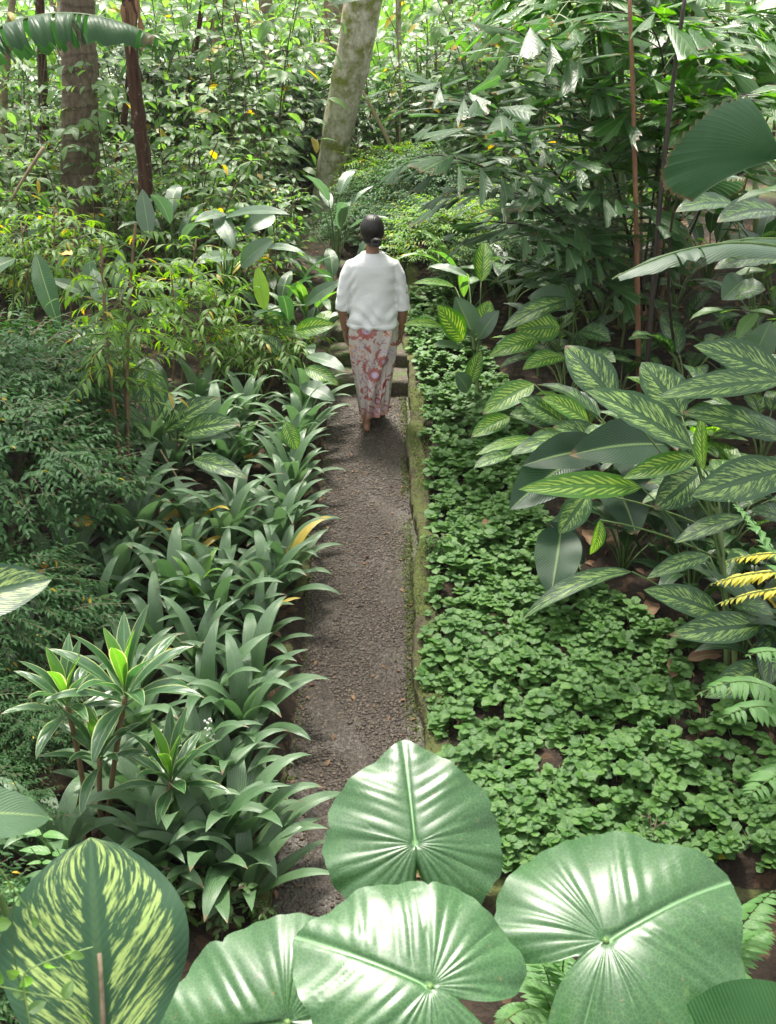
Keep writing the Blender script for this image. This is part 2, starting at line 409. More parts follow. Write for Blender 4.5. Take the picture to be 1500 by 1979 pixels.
# path: exposed pebble strip
PX0, PX1 = -.495, .150
def path_mat():
    g = G('pebble_path')
    pos = g.n('TexCoord', o=3)
    wob = g.n('VectorMath', pos, g.n('VectorMath', g.n('TexNoise', _Vector=pos, _Scale=40.0, o=1), (.012, .012, .012), operation='MULTIPLY'), operation='ADD')
    v1 = g.n('TexVoronoi', _Vector=wob, _Scale=62.0, feature='F1'); nd = v1.node
    cc = g.n('SeparateColor', nd.outputs['Color']); c0 = cc.node.outputs[0]; c1 = cc.node.outputs[1]
    stone = g.mixc(c0, (.014, .011, .008), (.056, .043, .030))
    stone = g.mixc(g.mapr(c1, .72, .95), stone, (.12, .092, .066))
    h = g.math('SUBTRACT', 1.0, g.math('MULTIPLY', nd.outputs['Distance'], 1.4))
    grout = g.mapr(nd.outputs['Distance'], .42, .62)
    col = g.mixc(grout, stone, (.045, .032, .024))
    mud = g.mapr(g.noise(pos, 3.2, 5.0, .6), .50, .66)
    sep = g.n('SeparateXYZ', pos).node
    edge = g.math('MAXIMUM', g.mapr(sep.outputs[0], -.33, -.47), g.mapr(sep.outputs[0], .05, .14))
    near = g.mapr(sep.outputs[1], 4.1, 3.6)
    mudk = g.math('MINIMUM', g.math('ADD', g.math('ADD', g.math('MULTIPLY', mud, .65), g.math('MULTIPLY', edge, .55)), g.math('MULTIPLY', near, .5)), .9)
    col = g.mixc(mudk, col, g.mixc(g.noise(pos, 45.0, 4.0), (.026, .019, .013), (.056, .041, .029)))
    ml = g.math('MULTIPLY', g.mapr(sep.outputs[0], .02, .13), g.mapr(g.noise(pos, 7.0, 4.0), .45, .6))
    col = g.mixc(g.math('MULTIPLY', ml, .6), col, (.07, .09, .025))
    hh = g.math('MULTIPLY', h, g.math('SUBTRACT', 1.0, g.math('MULTIPLY', mudk, .7)))
    nrm = g.bump(g.math('ADD', hh, g.math('MULTIPLY', g.noise(pos, 150.0, 3.0), .25)), .8, .012)
    return g.done(g.bsdf(col, g.mapr(mudk, .2, .8, .62, .42), nrm, .45))
py_ = np.concatenate([np.arange(1.9, 8.05, .03)]); px_ = np.linspace(PX0 - .05, PX1 + .06, 28)
XX, YY = np.meshgrid(px_, py_, indexing='ij')
def path_h(x, y): return base_z(y) + .006 * np.sin(x * 9 + y * 2.1) + .009 * np.sin(y * 3.7 + x * 2) + .01 * np.clip(np.abs(x + .17) - .22, 0, 1)
mb = MB(); mb.add(np.stack([XX, YY, path_h(XX, YY)], -1).reshape(-1, 3), gridq(27, len(py_) - 1)[:, ::-1])
M['path'] = path_mat()
tag(mb.build('path', M['path']), kind='structure')

def pebbles():
    g = G('pebbles')
    r = g.n('NewGeometry').node.outputs['Random Per Island']
    cr = g.n('ValToRGB', r); e = cr.node.color_ramp.elements
    e[0].position = 0; e[0].color = (.024, .020, .017, 1); e[1].position = 1; e[1].color = (.13, .096, .066, 1)
    for p, c in ((.3, (.048, .037, .028)), (.6, (.078, .058, .042)), (.82, (.115, .088, .064))):
        q = e.new(p); q.color = (*c, 1)
    pos = g.n('TexCoord', o=3)
    return g.done(g.bsdf(g.mixc(.25, cr, g.mixc(g.noise(pos, 120.0), (.03, .02, .015), (.13, .095, .068))), .5, None, .45))
k = 15000
X = rng.uniform(PX0 + .0, PX1 - .01, k); Y = 3.1 + 4.95 * rng.random(k) ** 1.0
keep = (np.sin(X * 11 + np.sin(Y * 3.1) * 2) * np.sin(Y * 4.3 + X * 5) < .55 - .9 * np.clip(np.abs(X + .17) - .22, 0, 1) * 3) & (rng.random(k) < np.clip((Y - 3.0) / 1.1, .25, 1))
X, Y = X[keep], Y[keep]; k = len(X)
R = rng.uniform(.0045, .0105, k) * np.where(rng.random(k) < .08, 1.5, 1)
b = blob((0, 0, 0), (1, .72, .5), 6, 4)
A = rng.uniform(0, pi, k)
Rm = np.zeros((k, 3, 3)); Rm[:, 0, 0] = np.cos(A); Rm[:, 0, 1] = -np.sin(A); Rm[:, 1, 0] = np.sin(A); Rm[:, 1, 1] = np.cos(A); Rm[:, 2, 2] = 1
mb = MB(); mb.many(b, Rm, np.stack([X, Y, path_h(X, Y) + R * .12], -1), R)
tag(mb.build('gravel', pebbles()), kind='stuff')

# worn steps climbing away behind the walker
stone = plain_mat('old_concrete', (.035, .028, .022), (.11, .088, .068), 34, .8, .8, .02, c3=(.06, .085, .025), c3s=7.0, lo=.48, hi=.62)
for i in range(6):
    y0 = 8.05 + .42 * i; z1 = .096 + .11 * (i + 1)
    mb = MB(); nx = 22
    xs = np.linspace(-.50, .16, nx + 1)
    prof_ = np.array([[0.0, -.13], [0.0, -.03], [.012, -.004], [.05, 0.0], [.25, .002], [.46, .0]])
    P = np.zeros((nx + 1, 6, 3)); P[:, :, 0] = xs[:, None]; P[:, :, 1] = y0 + prof_[:, 0]; P[:, :, 2] = z1 + prof_[:, 1]
    P += rng.normal(0, .003, P.shape); P[:, 0:3, 1] += .012 * np.sin(xs * 17 + i)[:, None]
    c = np.array([0, y0, z1 - .12])
    mb.add(P.reshape(-1, 3) - c, gridq(nx, 5))
    o = mb.build('step', stone, loc=c); tag(o, kind='structure')

# kerbs
def kerb_mat():
    g = G('mossy_kerb')
    pos = g.n('TexCoord', o=3)
    n1 = g.noise(pos, 45.0, 6.0, .65)
    col = g.mixc(g.mapr(n1, .3, .7), (.032, .026, .018), (.095, .076, .052))
    up = g.n('SeparateXYZ', g.n('NewGeometry', o=1)).node.outputs[2]
    ms = g.mapr(g.math('ADD', g.noise(pos, 4.5, 5.0, .65), g.math('MULTIPLY', g.mapr(up, .1, .8), .10)), .48, .64)
    moss = g.mixc(g.noise(pos, 70.0, 3.0), (.045, .06, .018), (.14, .155, .05))
    col = g.mixc(ms, col, moss)
    nrm = g.bump(g.math('ADD', n1, g.math('MULTIPLY', ms, g.noise(pos, 120.0, 4.0))), .9, .012)
    return g.done(g.bsdf(col, .88, nrm, .2))
M['kerb'] = kerb_mat()
def kerb(a, b, w, h, drop, label, wob=.020):
    a = np.asarray(a, float); b = np.asarray(b, float); L = np.linalg.norm(b - a); n = int(L / .03)
    d = (b - a) / L; s = np.array([d[1], -d[0]])
    sec = np.array([[-.5, -drop], [-.5, -.25 * h], [-.5, -.02], [-.38, 0], [-.1, .004], [.2, .003], [.4, 0], [.5, -.02], [.5, -.3 * h], [.5, -drop]])
    T = np.linspace(0, L, n + 1); P = np.zeros((n + 1, len(sec), 3))
    xy = a + T[:, None] * d
    zz = base_z(xy[:, 1]) + h
    wv = wob * (np.sin(T * 3.1) + .6 * np.sin(T * 7.7 + 1)); hv = .012 * np.sin(T * 5.3) + .008 * np.sin(T * 13.1) - .03 * np.exp(-((T * 1.37 % 1 - .5) / .035) ** 2) - .025 * np.clip(np.sin(T * 2.9 + 2) - .8, 0, 1) * 4
    for j, (o_, v) in enumerate(sec):
        P[:, j, :2] = xy + (o_ * w + wv)[:, None] * s
        P[:, j, 2] = zz + v + (hv if v > -.1 else 0)
    P += rng.normal(0, .004, P.shape)
    c = np.array([*(a + b) / 2, float(base_z((a[1] + b[1]) / 2))])
    mb = MB(); mb.add((P - c).reshape(-1, 3), gridq(n, len(sec) - 1))
    o = mb.build('kerb', M['kerb'], loc=c); return tag(o, label, 'kerb')
kerb((.218, 3.36), (.218, 10.4), .125, .105, .2, 'long mossy kerb along the right side of the gravel path, beside the creeping ground cover')
kerb((-.535, 3.1), (-.535, 8.1), .075, .05, .15, 'low earthy kerb on the left side of the gravel path, half hidden under strap leaves')
kerb((.262, 3.30), (2.3, 3.22), .11, .10, .25, 'short dark kerb crossing the front end of the creeping ground cover bed')

# ------------------------------------------------------------------ creeping ground cover
lf = leaf(.047, .041, 4, 4, prof(.5, .60), fold=.10, droop=.30, wave=.03, wk=2)
stemg = tube([[0, 0, 0], [0, .1, .5], [0, 0, 1]], [.0022, .0018], 4)
def cover_region(px, py, mgn=0):
    """does the creeper reach this photo position (bed outline measured on the ground)"""
    left = np.interp(py, [640, 700, 760, 900, 1000, 1200, 1300, 1400, 1500, 1600, 1690], [800, 808, 824, 838, 843, 842, 834, 850, 880, 925, 940])
    right = np.interp(py, [640, 700, 760, 850, 950, 1050, 1120, 1200, 1260, 1330, 1400, 1690], [880, 940, 980, 1010, 1030, 1060, 1130, 1230, 1330, 1480, 1560, 1560])
    return (px > left + mgn) & (px < right)
k = 11000
X = rng.uniform(.14, 2.4, k); Y = rng.uniform(3.3, 9.6, k); Z = gz(np.maximum(X, .21), Y)
dep = Y * CP + (HC - Z) * SP
PXs = 750 + X / dep * F; PYs = 989.5 - F * ((Z - HC) * CP + Y * SP) / dep
dens = .5 + .5 * np.sin(X * 5.1 + np.sin(Y * 2.7) * 2) * np.sin(Y * 3.9 + X * 2)
far = smooth(6.0, 7.0, Y)
ok = cover_region(PXs, PYs) & (rng.random(k) < .60 + .34 * dens - .25 * far * (X > .5)) & ~((PXs > 1290) & (PYs < 1480) & (rng.random(k) < .65))
X, Y, Z = X[ok], Y[ok], Z[ok]; k = len(X)
hgt = rng.uniform(.01, .13, k) ** 1.0 * (.45 + .9 * dens[ok]); hgt[X < .3] *= .6
lean = rng.normal(0, .018, (k, 2)) + np.where((X < .33)[:, None], [[-.03, -.01]], [[0, 0]])
Pt = np.stack([X + lean[:, 0], Y + lean[:, 1], Z + hgt + .02 * (X < .34)], -1)
Dt, Ut, Lt, St = [], [], [], []
a0 = rng.uniform(0, 2 * pi, k); big = rng.uniform(.6, 1.25, k)
for tier, (nl, el, sc, dz) in enumerate(((2, .05, 1.15, -.020), (2, .15, 1.25, -.011), (2, .25, 1.05, -.003), (2, .7, .55, .002))):
    for j in range(nl):
        a = a0 + pi * j + tier * pi / 2 + rng.normal(0, .2, k); e = el + rng.normal(0, .22, k)
        Dt.append(np.stack([np.cos(a) * np.cos(e), np.sin(a) * np.cos(e), np.sin(e)], -1))
        Ut.append(np.stack([rng.normal(0, .15, k), rng.normal(-.1, .15, k), np.ones(k)], -1))
        Lt.append(Pt + [0, 0, dz]); St.append(sc * big * rng.uniform(.8, 1.15, k))
mb = MB(); mb.many(lf, frames(np.concatenate(Dt), np.concatenate(Ut)), np.concatenate(Lt), np.concatenate(St))
sd = Pt - np.stack([X, Y, Z - .01], -1); ln = np.linalg.norm(sd, axis=1)
fr = np.zeros((k, 3, 3)); fr[:, :, 2] = sd; fr[:, 0, 0] = 1; fr[:, 1, 1] = 1
mb.many(stemg, fr, np.stack([X, Y, Z - .01], -1), np.ones(k), m=1)
tag(mb.build('ground_cover', [M['mint'], M['stem']]), kind='stuff')

# leaf litter on the soil of both beds
lv = leaf(.06, .032, 4, 2, prof(.45, .9), fold=.5, droop=.9)
k = 1500
X = np.where(rng.random(k) < .72, rng.uniform(.35, 4.2, k), rng.uniform(-3.2, -.6, k)); Y = rng.uniform(2.4, 11.5, k)
a = rng.uniform(0, 2 * pi, k)
D = np.stack([np.cos(a), np.sin(a), rng.normal(0, .25, k)], -1); U_ = np.stack([rng.normal(0, .35, k), rng.normal(0, .35, k), np.ones(k)], -1)
mb = MB(); mb.many(lv, frames(D, U_), np.stack([X, Y, gz(X, Y) + .012], -1), rng.uniform(.5, 1.6, k))
k = 130
X = rng.uniform(PX0, PX1, k); Y = rng.uniform(3.2, 8.0, k); X = np.where(rng.random(k) < .6, np.where(rng.random(k) < .5, PX0 + .09 * rng.random(k), PX1 - .09 * rng.random(k)), X)
a = rng.uniform(0, 2 * pi, k); D = np.stack([np.cos(a), np.sin(a), rng.normal(0, .15, k)], -1); U_ = np.stack([rng.normal(0, .3, k), rng.normal(0, .3, k), np.ones(k)], -1)
mb.many(lv, frames(D, U_), np.stack([X, Y, path_h(X, Y) + .010], -1), rng.uniform(.25, .75, k))
tag(mb.build('leaf_litter', M['dead']), kind='stuff')
# moss and seedlings growing along the foot of both kerbs and over the kerb top
ml = leaf(.013, .008, 2, 2, prof(.5, .7), fold=.2, droop=.5)
k = 9000
side = rng.random(k); Y = rng.uniform(3.4, 8.0, k); mask = np.sin(Y * 4.1 + side * 3) * np.sin(Y * 1.7 + 1) > -.35
X = np.where(side < .45, PX1 - .004 - .055 * rng.random(k) ** 2, np.where(side < .75, .158 + .13 * rng.random(k), PX0 - .01 + .09 * rng.random(k) ** 2))
Z = np.where(X > .153, base_z(Y) + .112, path_h(X, Y)) + .004
X, Y, Z = X[mask], Y[mask], Z[mask]; k = len(X); a = rng.uniform(0, 2 * pi, k); e = rng.uniform(.1, 1.2, k)
mb = MB(); mb.many(ml, frames(np.stack([np.cos(a) * np.cos(e), np.sin(a) * np.cos(e), np.sin(e)], -1), rng.normal(0, .4, (k, 3)) + [0, 0, 1]), np.stack([X, Y, Z], -1), rng.uniform(.5, 1.5, k))
tag(mb.build('moss', leaf_mat('moss_tuft', (.045, .075, .015), (.12, .16, .035), tf=.2, rough=.8, spec=.1, vs=0, spots=0)), kind='stuff')
# ================================================================== PLANT BUILDERS
ORD = ['first', 'second', 'third', 'fourth', 'fifth', 'sixth', 'seventh', 'eighth', 'ninth', 'tenth', 'eleventh', 'twelfth', 'thirteenth', 'fourteenth', 'fifteenth', 'sixteenth']
U = lambda a, b: random.uniform(a, b)
def sph(az, el): return np.array([cos(az) * cos(el), sin(az) * cos(el), sin(el)])

def pleaf(parent, org, tip, base, W, mat, droop=.7, fold=.3, hint=(0, -.35, .94), name='leaf', pf=None, wave=.02, wk=3, n=14, m=8, label=None, dp=1.3):
    tip = np.asarray(tip, float); base = np.asarray(base, float)
    pf = pf or prof(.45, .8)
    L0 = np.linalg.norm(tip - base)
    V, Q, Uv = leaf(L0, W, n, m, pf, fold, droop, dp, wave, wk, U(0, 6))
    c = V[n * (m + 1) + m // 2]
    Fl = frame(c, [0, 0, 1.0]); Fw = frame(tip - base, hint)
    s = L0 / np.linalg.norm(c)
    mb = MB(); mb.add((V * [1, s, s]) @ (Fw @ Fl.T).T + base - org, Q, Uv)
    o = mb.build(name, mat, parent)
    if label: o['label'] = label
    return o

def stalk(parent, org, pts, rad, mat, name='stem', k=7):
    mb = MB(); V, Q, Uv = tube(np.asarray(pts, float) - org, rad, k, cap=True); mb.add(V, Q, Uv)
    return mb.build(name, mat, parent)

# ---------------------------------------------------------------- strap leaved clumps
def strap_clump(seed, nl=15, L=.50, W=.058, spike=False, mat='strap'):
    random.seed(seed)
    t = thing('strap_leaf_plant', 'x', 'plant', (0, 0, 0))
    mb = MB()
    for i in range(nl):
        az = 2.4 * i + U(-.3, .3); q = (i + .5) / nl
        e0 = 1.45 - .80 * q + U(-.1, .1)
        l = L * (1.0 - .15 * q) * U(.75, 1.12)
        V, Q, Uv = leaf(l, W * U(.85, 1.15), 12, 6, strap_prof, fold=.30, droop=e0 + U(-.15, .65), dp=U(1.9, 2.9), e0=e0, wave=.03, wk=2, ph=U(0, 6))
        R = np.array([[-sin(az), cos(az), 0], [cos(az), sin(az), 0], [0, 0, 1]]).T
        R = np.stack([[sin(az), -cos(az), 0], [cos(az), sin(az), 0], [0, 0, 1]], 1)
        P = V @ R.T + np.array([cos(az), sin(az), 0]) * .012 + [0, 0, .01 + .03 * (1 - q)]
        tw = U(-.25, .25); c_, s_ = cos(tw), sin(tw)
        mb.add(P, Q, Uv)
    mb.build('foliage', M[mat], t)
    if spike:
        sp_ = MB(); st = bez((0, 0, .02), (.03, -.03, .2), (.05, -.05, .40), 8); sp_.add(*tube(st, [.004, .002], 5))
        for i in range(26):
            p = st[-1] + np.array([U(-.018, .018), U(-.018, .018), U(-.11, .01)])
            sp_.add(*blob(p, (.0055, .0055, .006), 6, 4), m=1)
        sp_.build('flower_spike', [M['stem'], M['white']], t)
    return t

M['white'] = plain_mat('white_petal', (.75, .74, .66), (.8, .8, .74), 20, .5, .1)
protos = [strap_clump(101 + i, 13 + 2 * (i % 3), .57 if i % 2 else .50, .080 + .008 * (i % 2)) for i in range(5)]
protos.append(strap_clump(140, 13, .47, .06, True))
rows = [(-.64, 3.42, 7.6, .33), (-.92, 3.55, 6.15, .35), (-1.22, 4.00, 6.05, .35), (-1.54, 4.85, 6.05, .35), (-1.84, 5.25, 6.1, .35)]
rown = ['path edge row', 'second row in from the path', 'third row in from the path', 'fourth row in from the path', 'innermost row by the feathery bush']
random.seed(5); used = set()
for ri, (x, y0, y1, st) in enumerate(rows):
    y = y0; i = 0
    while y < y1:
        px_j = x + U(-.06, .06); py_j = y + U(-.07, .07)
        pi_ = 5 if (ri == 0 and i == 1) else (i * 3 + ri * 2 + int(U(0, 2))) % 5
        lab = f'strap leaved clump, {ORD[i]} from the front in the {rown[ri]}'
        if ri == 0 and i == 1: lab = 'strap leaved clump bearing a spike of tiny white flowers beside the path'
        p = protos[pi_]; g = 'strap leaved clumps bedded left of the path'
        s = U(.85, 1.12) * (1.08 if y > 7 else 1)
        if pi_ not in used:
            used.add(pi_); p.location = gpt(px_j, py_j); p.scale = (s, s, s); p.rotation_euler = (0, 0, U(0, 6.28)); p['label'] = lab; p['group'] = g
        else: dup(p, gpt(px_j, py_j), U(0, 6.28), s, lab, g)
        y += st * U(.93, 1.07); i += 1
for j, (px_, py_, s_, lab) in enumerate(((405, 1715, 1.15, 'large strap leaved clump at the near end of the bed, right behind the splashed leaf'), (300, 1700, .95, 'strap leaved clump between the cordyline stems and the splashed leaf'), (250, 1560, .85, 'strap leaved clump under the tallest cordyline'), (480, 1745, .8, 'smallest strap leaved clump at the very front beside the path'), (120, 1700, .95, 'strap leaved clump nearest the left edge behind the splashed leaf'))):
    dup(protos[(0, 2, 4, 3, 1)[j]], ground_at(px_, py_), 1.1 * j, s_, lab, 'strap leaved clumps bedded left of the path')
q = strap_clump(160, 9, .34, .055, False, 'strap_pale'); q['label'] = 'small bright yellow green young clump among the strap leaved plants'; q.location = gpt(-1.04, 5.02) + [0, 0, .12]
for (px, py, l) in ((300, 890, 'dim strap leaved plant in the shade behind the bed, below the twin thin stems'), (420, 880, 'dim strap leaved plant in the shade below the spotted variegated leaf')):
    p = ground_at(px, py); dup(protos[1], p, 1.0, 1.1, l)

for j, (x_, y_, s_) in enumerate(((-1.1, 6.6, .8), (-1.45, 6.55, .85), (-1.8, 6.6, .9), (-1.25, 7.0, .8), (-.98, 6.75, .8), (-1.65, 7.1, .9), (-1.05, 7.35, .9), (-1.4, 7.5, .9))):
    dup(protos[(1, 3, 0)[j % 3]], gpt(x_, y_), 1.3 * j, s_, 'dim strap leaved clump in the shade between the bed and the twin thin stems', 'shaded strap leaved clumps')
# ---------------------------------------------------------------- cordylines with cream margins
def cordyline(head, foot, L, label, seed, n=15):
    random.seed(seed)
    t = thing('cordyline', label, 'plant', foot); org = np.asarray(foot)
    mid = (np.asarray(head) + foot) / 2 + np.array([U(-.03, .03), 0, -.02])
    st = bez(foot, mid, head, 10); stalk(t, org, st, [.0125, .010], M['stem_brown'])
    mb = MB(); mb2 = MB()
    for i in range(n):
        q = i / (n - 1); az = 2.4 * i + U(-.2, .2); e0 = 1.40 - 1.15 * q + U(-.08, .08)
        l = L * U(.88, 1.08) * (.85 if q < .12 else 1)
        V, Q, Uv = leaf(l, L * .20 * U(.9, 1.1), 12, 8, prof(.55, .95, .16), fold=.55, droop=U(.35, .9) * (.5 + q), dp=1.6, e0=e0, wave=.03, wk=2)
        R = np.stack([[sin(az), -cos(az), 0], [cos(az), sin(az), 0], [0, 0, 1]], 1)
        (mb2 if i < 3 else mb).add(V @ R.T + np.asarray(head) - org + [0, 0, .03 - .075 * q], Q, Uv)
    mb.build('foliage', M['cordy'], t); mb2.build('new_leaves', M['cordy_new'], t)
    return t
def foot_for(px, py): return ground_at(px, py)
def near_pt(px, py, foot, dy=0.0):
    """point seen at (px,py) at the foot's distance (+dy)"""
    y = foot[1] + dy; b = FWD + (px - 750) / F * RIGHT + (989.5 - py) / F * UP
    return EYE + b * (y / b[1])
for hx, hy, fx, fy, L, lab, sd in ((243, 1345, 205, 1625, .36, 'tallest cream edged cordyline on a bare yellowish stem, standing before the strap leaved bed', 1),
        (130, 1365, 172, 1620, .28, 'cream edged cordyline nearest the left edge, its thin stem leaning left', 2),
        (193, 1465, 200, 1640, .26, 'short cream edged cordyline between the two taller bare stems', 3),
        (330, 1510, 308, 1650, .29, 'low cream edged cordyline right of the tallest one, beside the strap leaved bed', 4)):
    f = foot_for(fx, fy); cordyline(near_pt(hx, hy, f, -.02), f, L, lab, sd, 17)

# ---------------------------------------------------------------- variegated dieffenbachia
def dieff(label, foot, leaves, stem_top=None, mat='dieff', name='dieffenbachia', sr=.016):
    org = np.asarray(foot, float); t = thing(name, label, 'plant', org)
    if stem_top is None: stem_top = org + [0, 0, .3]
    st = bez(org, (org + stem_top) / 2 + [.03, 0, .02], stem_top, 8); stalk(t, org, st, [sr, sr * .8], M['cane'])
    for lf_ in leaves:
        tx, ty, bx, by, dt, db, w = lf_[:7]; o = lf_[7] if len(lf_) > 7 else {}
        tip = at(tx, ty, dt); base = at(bx, by, db); W = w * (dt + db) / 2 / F
        pleaf(t, org, tip, base, W, M[o.get('mat', mat)], o.get('droop', .6), o.get('fold', .28), o.get('hint', (0, -.45, .9)), wave=.025, wk=4, label=o.get('label'))
        a = st[min(7, 3 + random.randint(0, 4))]
        stalk(t, org, bez(a, (a + base) / 2 + [0, 0, .06], base, 7), [.0065, .004], M['stem'], 'petiole', 5)
    return t
lit = dict(mat='dieff_lit'); dk = dict(mat='dieff_dark')
f0 = ground_at(1405, 1300)
dieff('broad variegated dieffenbachia with the largest striped leaves, right of the creeping ground cover', f0, [
    (1132, 755, 1338, 868, 5.0, 5.0, 100, dict(droop=.35)),
    (1240, 700, 1318, 805, 5.3, 5.2, 92, dict(hint=(.1, -.8, .6), droop=.3)),
    (1092, 668, 1190, 775, 5.3, 5.2, 82, dict(hint=(-.1, -.8, .6), droop=.3)),
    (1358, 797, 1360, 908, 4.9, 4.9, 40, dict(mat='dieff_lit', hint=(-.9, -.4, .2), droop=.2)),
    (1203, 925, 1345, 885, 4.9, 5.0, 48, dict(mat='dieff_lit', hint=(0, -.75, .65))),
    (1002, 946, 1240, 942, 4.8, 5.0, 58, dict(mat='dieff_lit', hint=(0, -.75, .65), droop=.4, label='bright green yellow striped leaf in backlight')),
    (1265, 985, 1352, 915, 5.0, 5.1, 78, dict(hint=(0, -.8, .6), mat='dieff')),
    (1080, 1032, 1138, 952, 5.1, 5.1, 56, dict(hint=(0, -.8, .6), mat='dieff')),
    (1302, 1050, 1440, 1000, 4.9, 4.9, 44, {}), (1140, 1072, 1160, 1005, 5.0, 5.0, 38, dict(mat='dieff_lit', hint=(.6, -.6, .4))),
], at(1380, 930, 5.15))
f1 = gpt(1.98, 4.75)
dieff('striped dieffenbachia at the right picture edge with leaves reaching left over the others', f1, [
    (1340, 668, 1520, 735, 4.6, 4.7, 82, dict(hint=(0, -.7, .7), droop=.4)),
    (1272, 768, 1510, 738, 4.5, 4.6, 66, dict(hint=(0, -.6, .8), droop=.35)),
    (1318, 797, 1520, 850, 4.7, 4.7, 66, dict(hint=(0, -.65, .75))),
    (1335, 960, 1525, 905, 4.5, 4.6, 92, dict(hint=(0, -.75, .65), droop=.3)),
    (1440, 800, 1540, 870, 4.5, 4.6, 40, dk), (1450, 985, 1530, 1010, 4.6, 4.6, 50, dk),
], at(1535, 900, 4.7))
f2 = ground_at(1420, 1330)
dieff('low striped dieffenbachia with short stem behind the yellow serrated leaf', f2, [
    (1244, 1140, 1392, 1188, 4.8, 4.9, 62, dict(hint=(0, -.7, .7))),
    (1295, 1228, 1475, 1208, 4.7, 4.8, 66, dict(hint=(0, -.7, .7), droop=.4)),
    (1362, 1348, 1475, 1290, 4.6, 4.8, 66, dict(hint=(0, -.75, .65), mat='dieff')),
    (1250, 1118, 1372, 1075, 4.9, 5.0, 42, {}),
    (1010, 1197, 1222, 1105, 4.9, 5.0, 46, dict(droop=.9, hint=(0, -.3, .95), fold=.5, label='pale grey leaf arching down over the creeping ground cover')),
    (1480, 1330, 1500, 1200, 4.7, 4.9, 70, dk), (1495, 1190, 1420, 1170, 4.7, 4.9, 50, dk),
], at(1405, 1180, 5.0))
f3 = gpt(1.50, 6.3)
dieff('mid sized striped dieffenbachia on the left flank of the large one, above the ground cover', f3, [
    (985, 800, 1078, 808, 5.9, 6.0, 52, dict(hint=(0, -.75, .65))), (1002, 772, 1085, 815, 5.9, 6.0, 52, dict(hint=(0, -.75, .65))),
    (985, 880, 1122, 850, 5.7, 5.9, 48, dict(hint=(0, -.5, .85), droop=.7)), (1045, 768, 1138, 815, 5.9, 6.0, 46, dict(mat='dieff_lit', hint=(.1, -.7, .7))),
    (1068, 825, 1162, 855, 5.8, 6.0, 54, dict(hint=(0, -.7, .7))), (932, 800, 1032, 742, 6.2, 6.3, 52, dict(mat='dieff_lit', hint=(0, -.7, .7))),
    (910, 845, 985, 805, 6.2, 6.3, 40, dict(mat='dieff_lit', hint=(0, -.7, .7))), (920, 880, 1040, 850, 6.1, 6.2, 30, dict(mat='dieff_lit')),
    (915, 905, 990, 878, 6.0, 6.1, 34, {}), (1160, 880, 1150, 820, 5.8, 5.9, 55, {}),
], at(1095, 840, 6.2))
f4 = ground_at(922, 795)
dieff('small bright yellow green dieffenbachia right of the walker, beside the kerb', f4, [
    (937, 465, 930, 545, 7.9, 7.8, 38, dict(mat='dieff_lit', hint=(0, -.95, .2), droop=.2)),
    (845, 590, 895, 658, 7.4, 7.6, 52, dict(mat='dieff_lit', hint=(.2, -.9, .4), droop=.3)),
    (880, 573, 915, 650, 7.6, 7.7, 54, dict(mat='grey', hint=(0, -.7, .7), droop=.3)),
    (947, 580, 922, 652, 7.7, 7.7, 48, dict(mat='dieff_lit', hint=(-.2, -.9, .3), droop=.3)),
    (965, 600, 925, 655, 7.5, 7.6, 40, dict(mat='grey', hint=(0, -.6, .8))),
    (780, 628, 855, 632, 7.3, 7.5, 30, dict(mat='dieff_lit', hint=(0, -.6, .8))),
    (930, 678, 908, 742, 7.3, 7.4, 34, dict(mat='dieff_lit', hint=(-.3, -.85, .4), droop=.2)),
    (798, 548, 880, 555, 7.9, 8.0, 24, dict(mat='dieff_lit')), (828, 515, 905, 535, 8.2, 8.1, 24, dict(mat='grey')),
    (836, 670, 895, 676, 7.3, 7.5, 30, dict(mat='grey')), (880, 720, 905, 755, 7.3, 7.4, 36, dict(mat='grey', hint=(0, -.8, .6))),
], at(912, 640, 7.7), mat='dieff_lit')
f5 = gpt(1.55, 7.4)
dieff('green striped dieffenbachia behind the walker side plant, below the fishtail palm stems', f5, [
    (995, 640, 1082, 632, 7.0, 7.1, 62, dict(mat='dieff_lit', hint=(0, -.85, .5))), (1020, 575, 1110, 590, 7.2, 7.2, 60, dict(hint=(0, -.7, .7), mat='grey')),
    (970, 640, 1105, 580, 6.9, 7.1, 50, dict(hint=(0, -.5, .85))), (945, 690, 1040, 655, 6.8, 7.0, 46, dict(mat='dieff_lit', hint=(0, -.7, .7))),
    (1180, 660, 1120, 640, 7.0, 7.1, 60, dk), (1010, 715, 1090, 690, 6.7, 6.9, 48, dict(mat='dieff_lit')), (1190, 700, 1130, 690, 6.7, 6.9, 50, {}),
], at(1080, 680, 7.2))
f6 = gpt(2.5, 6.6)
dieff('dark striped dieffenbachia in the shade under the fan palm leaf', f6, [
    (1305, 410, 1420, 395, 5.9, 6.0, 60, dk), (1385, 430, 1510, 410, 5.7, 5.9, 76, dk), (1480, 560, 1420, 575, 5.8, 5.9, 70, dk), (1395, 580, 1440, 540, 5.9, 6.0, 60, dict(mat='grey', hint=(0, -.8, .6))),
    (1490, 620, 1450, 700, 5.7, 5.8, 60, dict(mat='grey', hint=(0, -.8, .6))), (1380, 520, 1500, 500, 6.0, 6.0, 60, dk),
], at(1450, 520, 6.1))
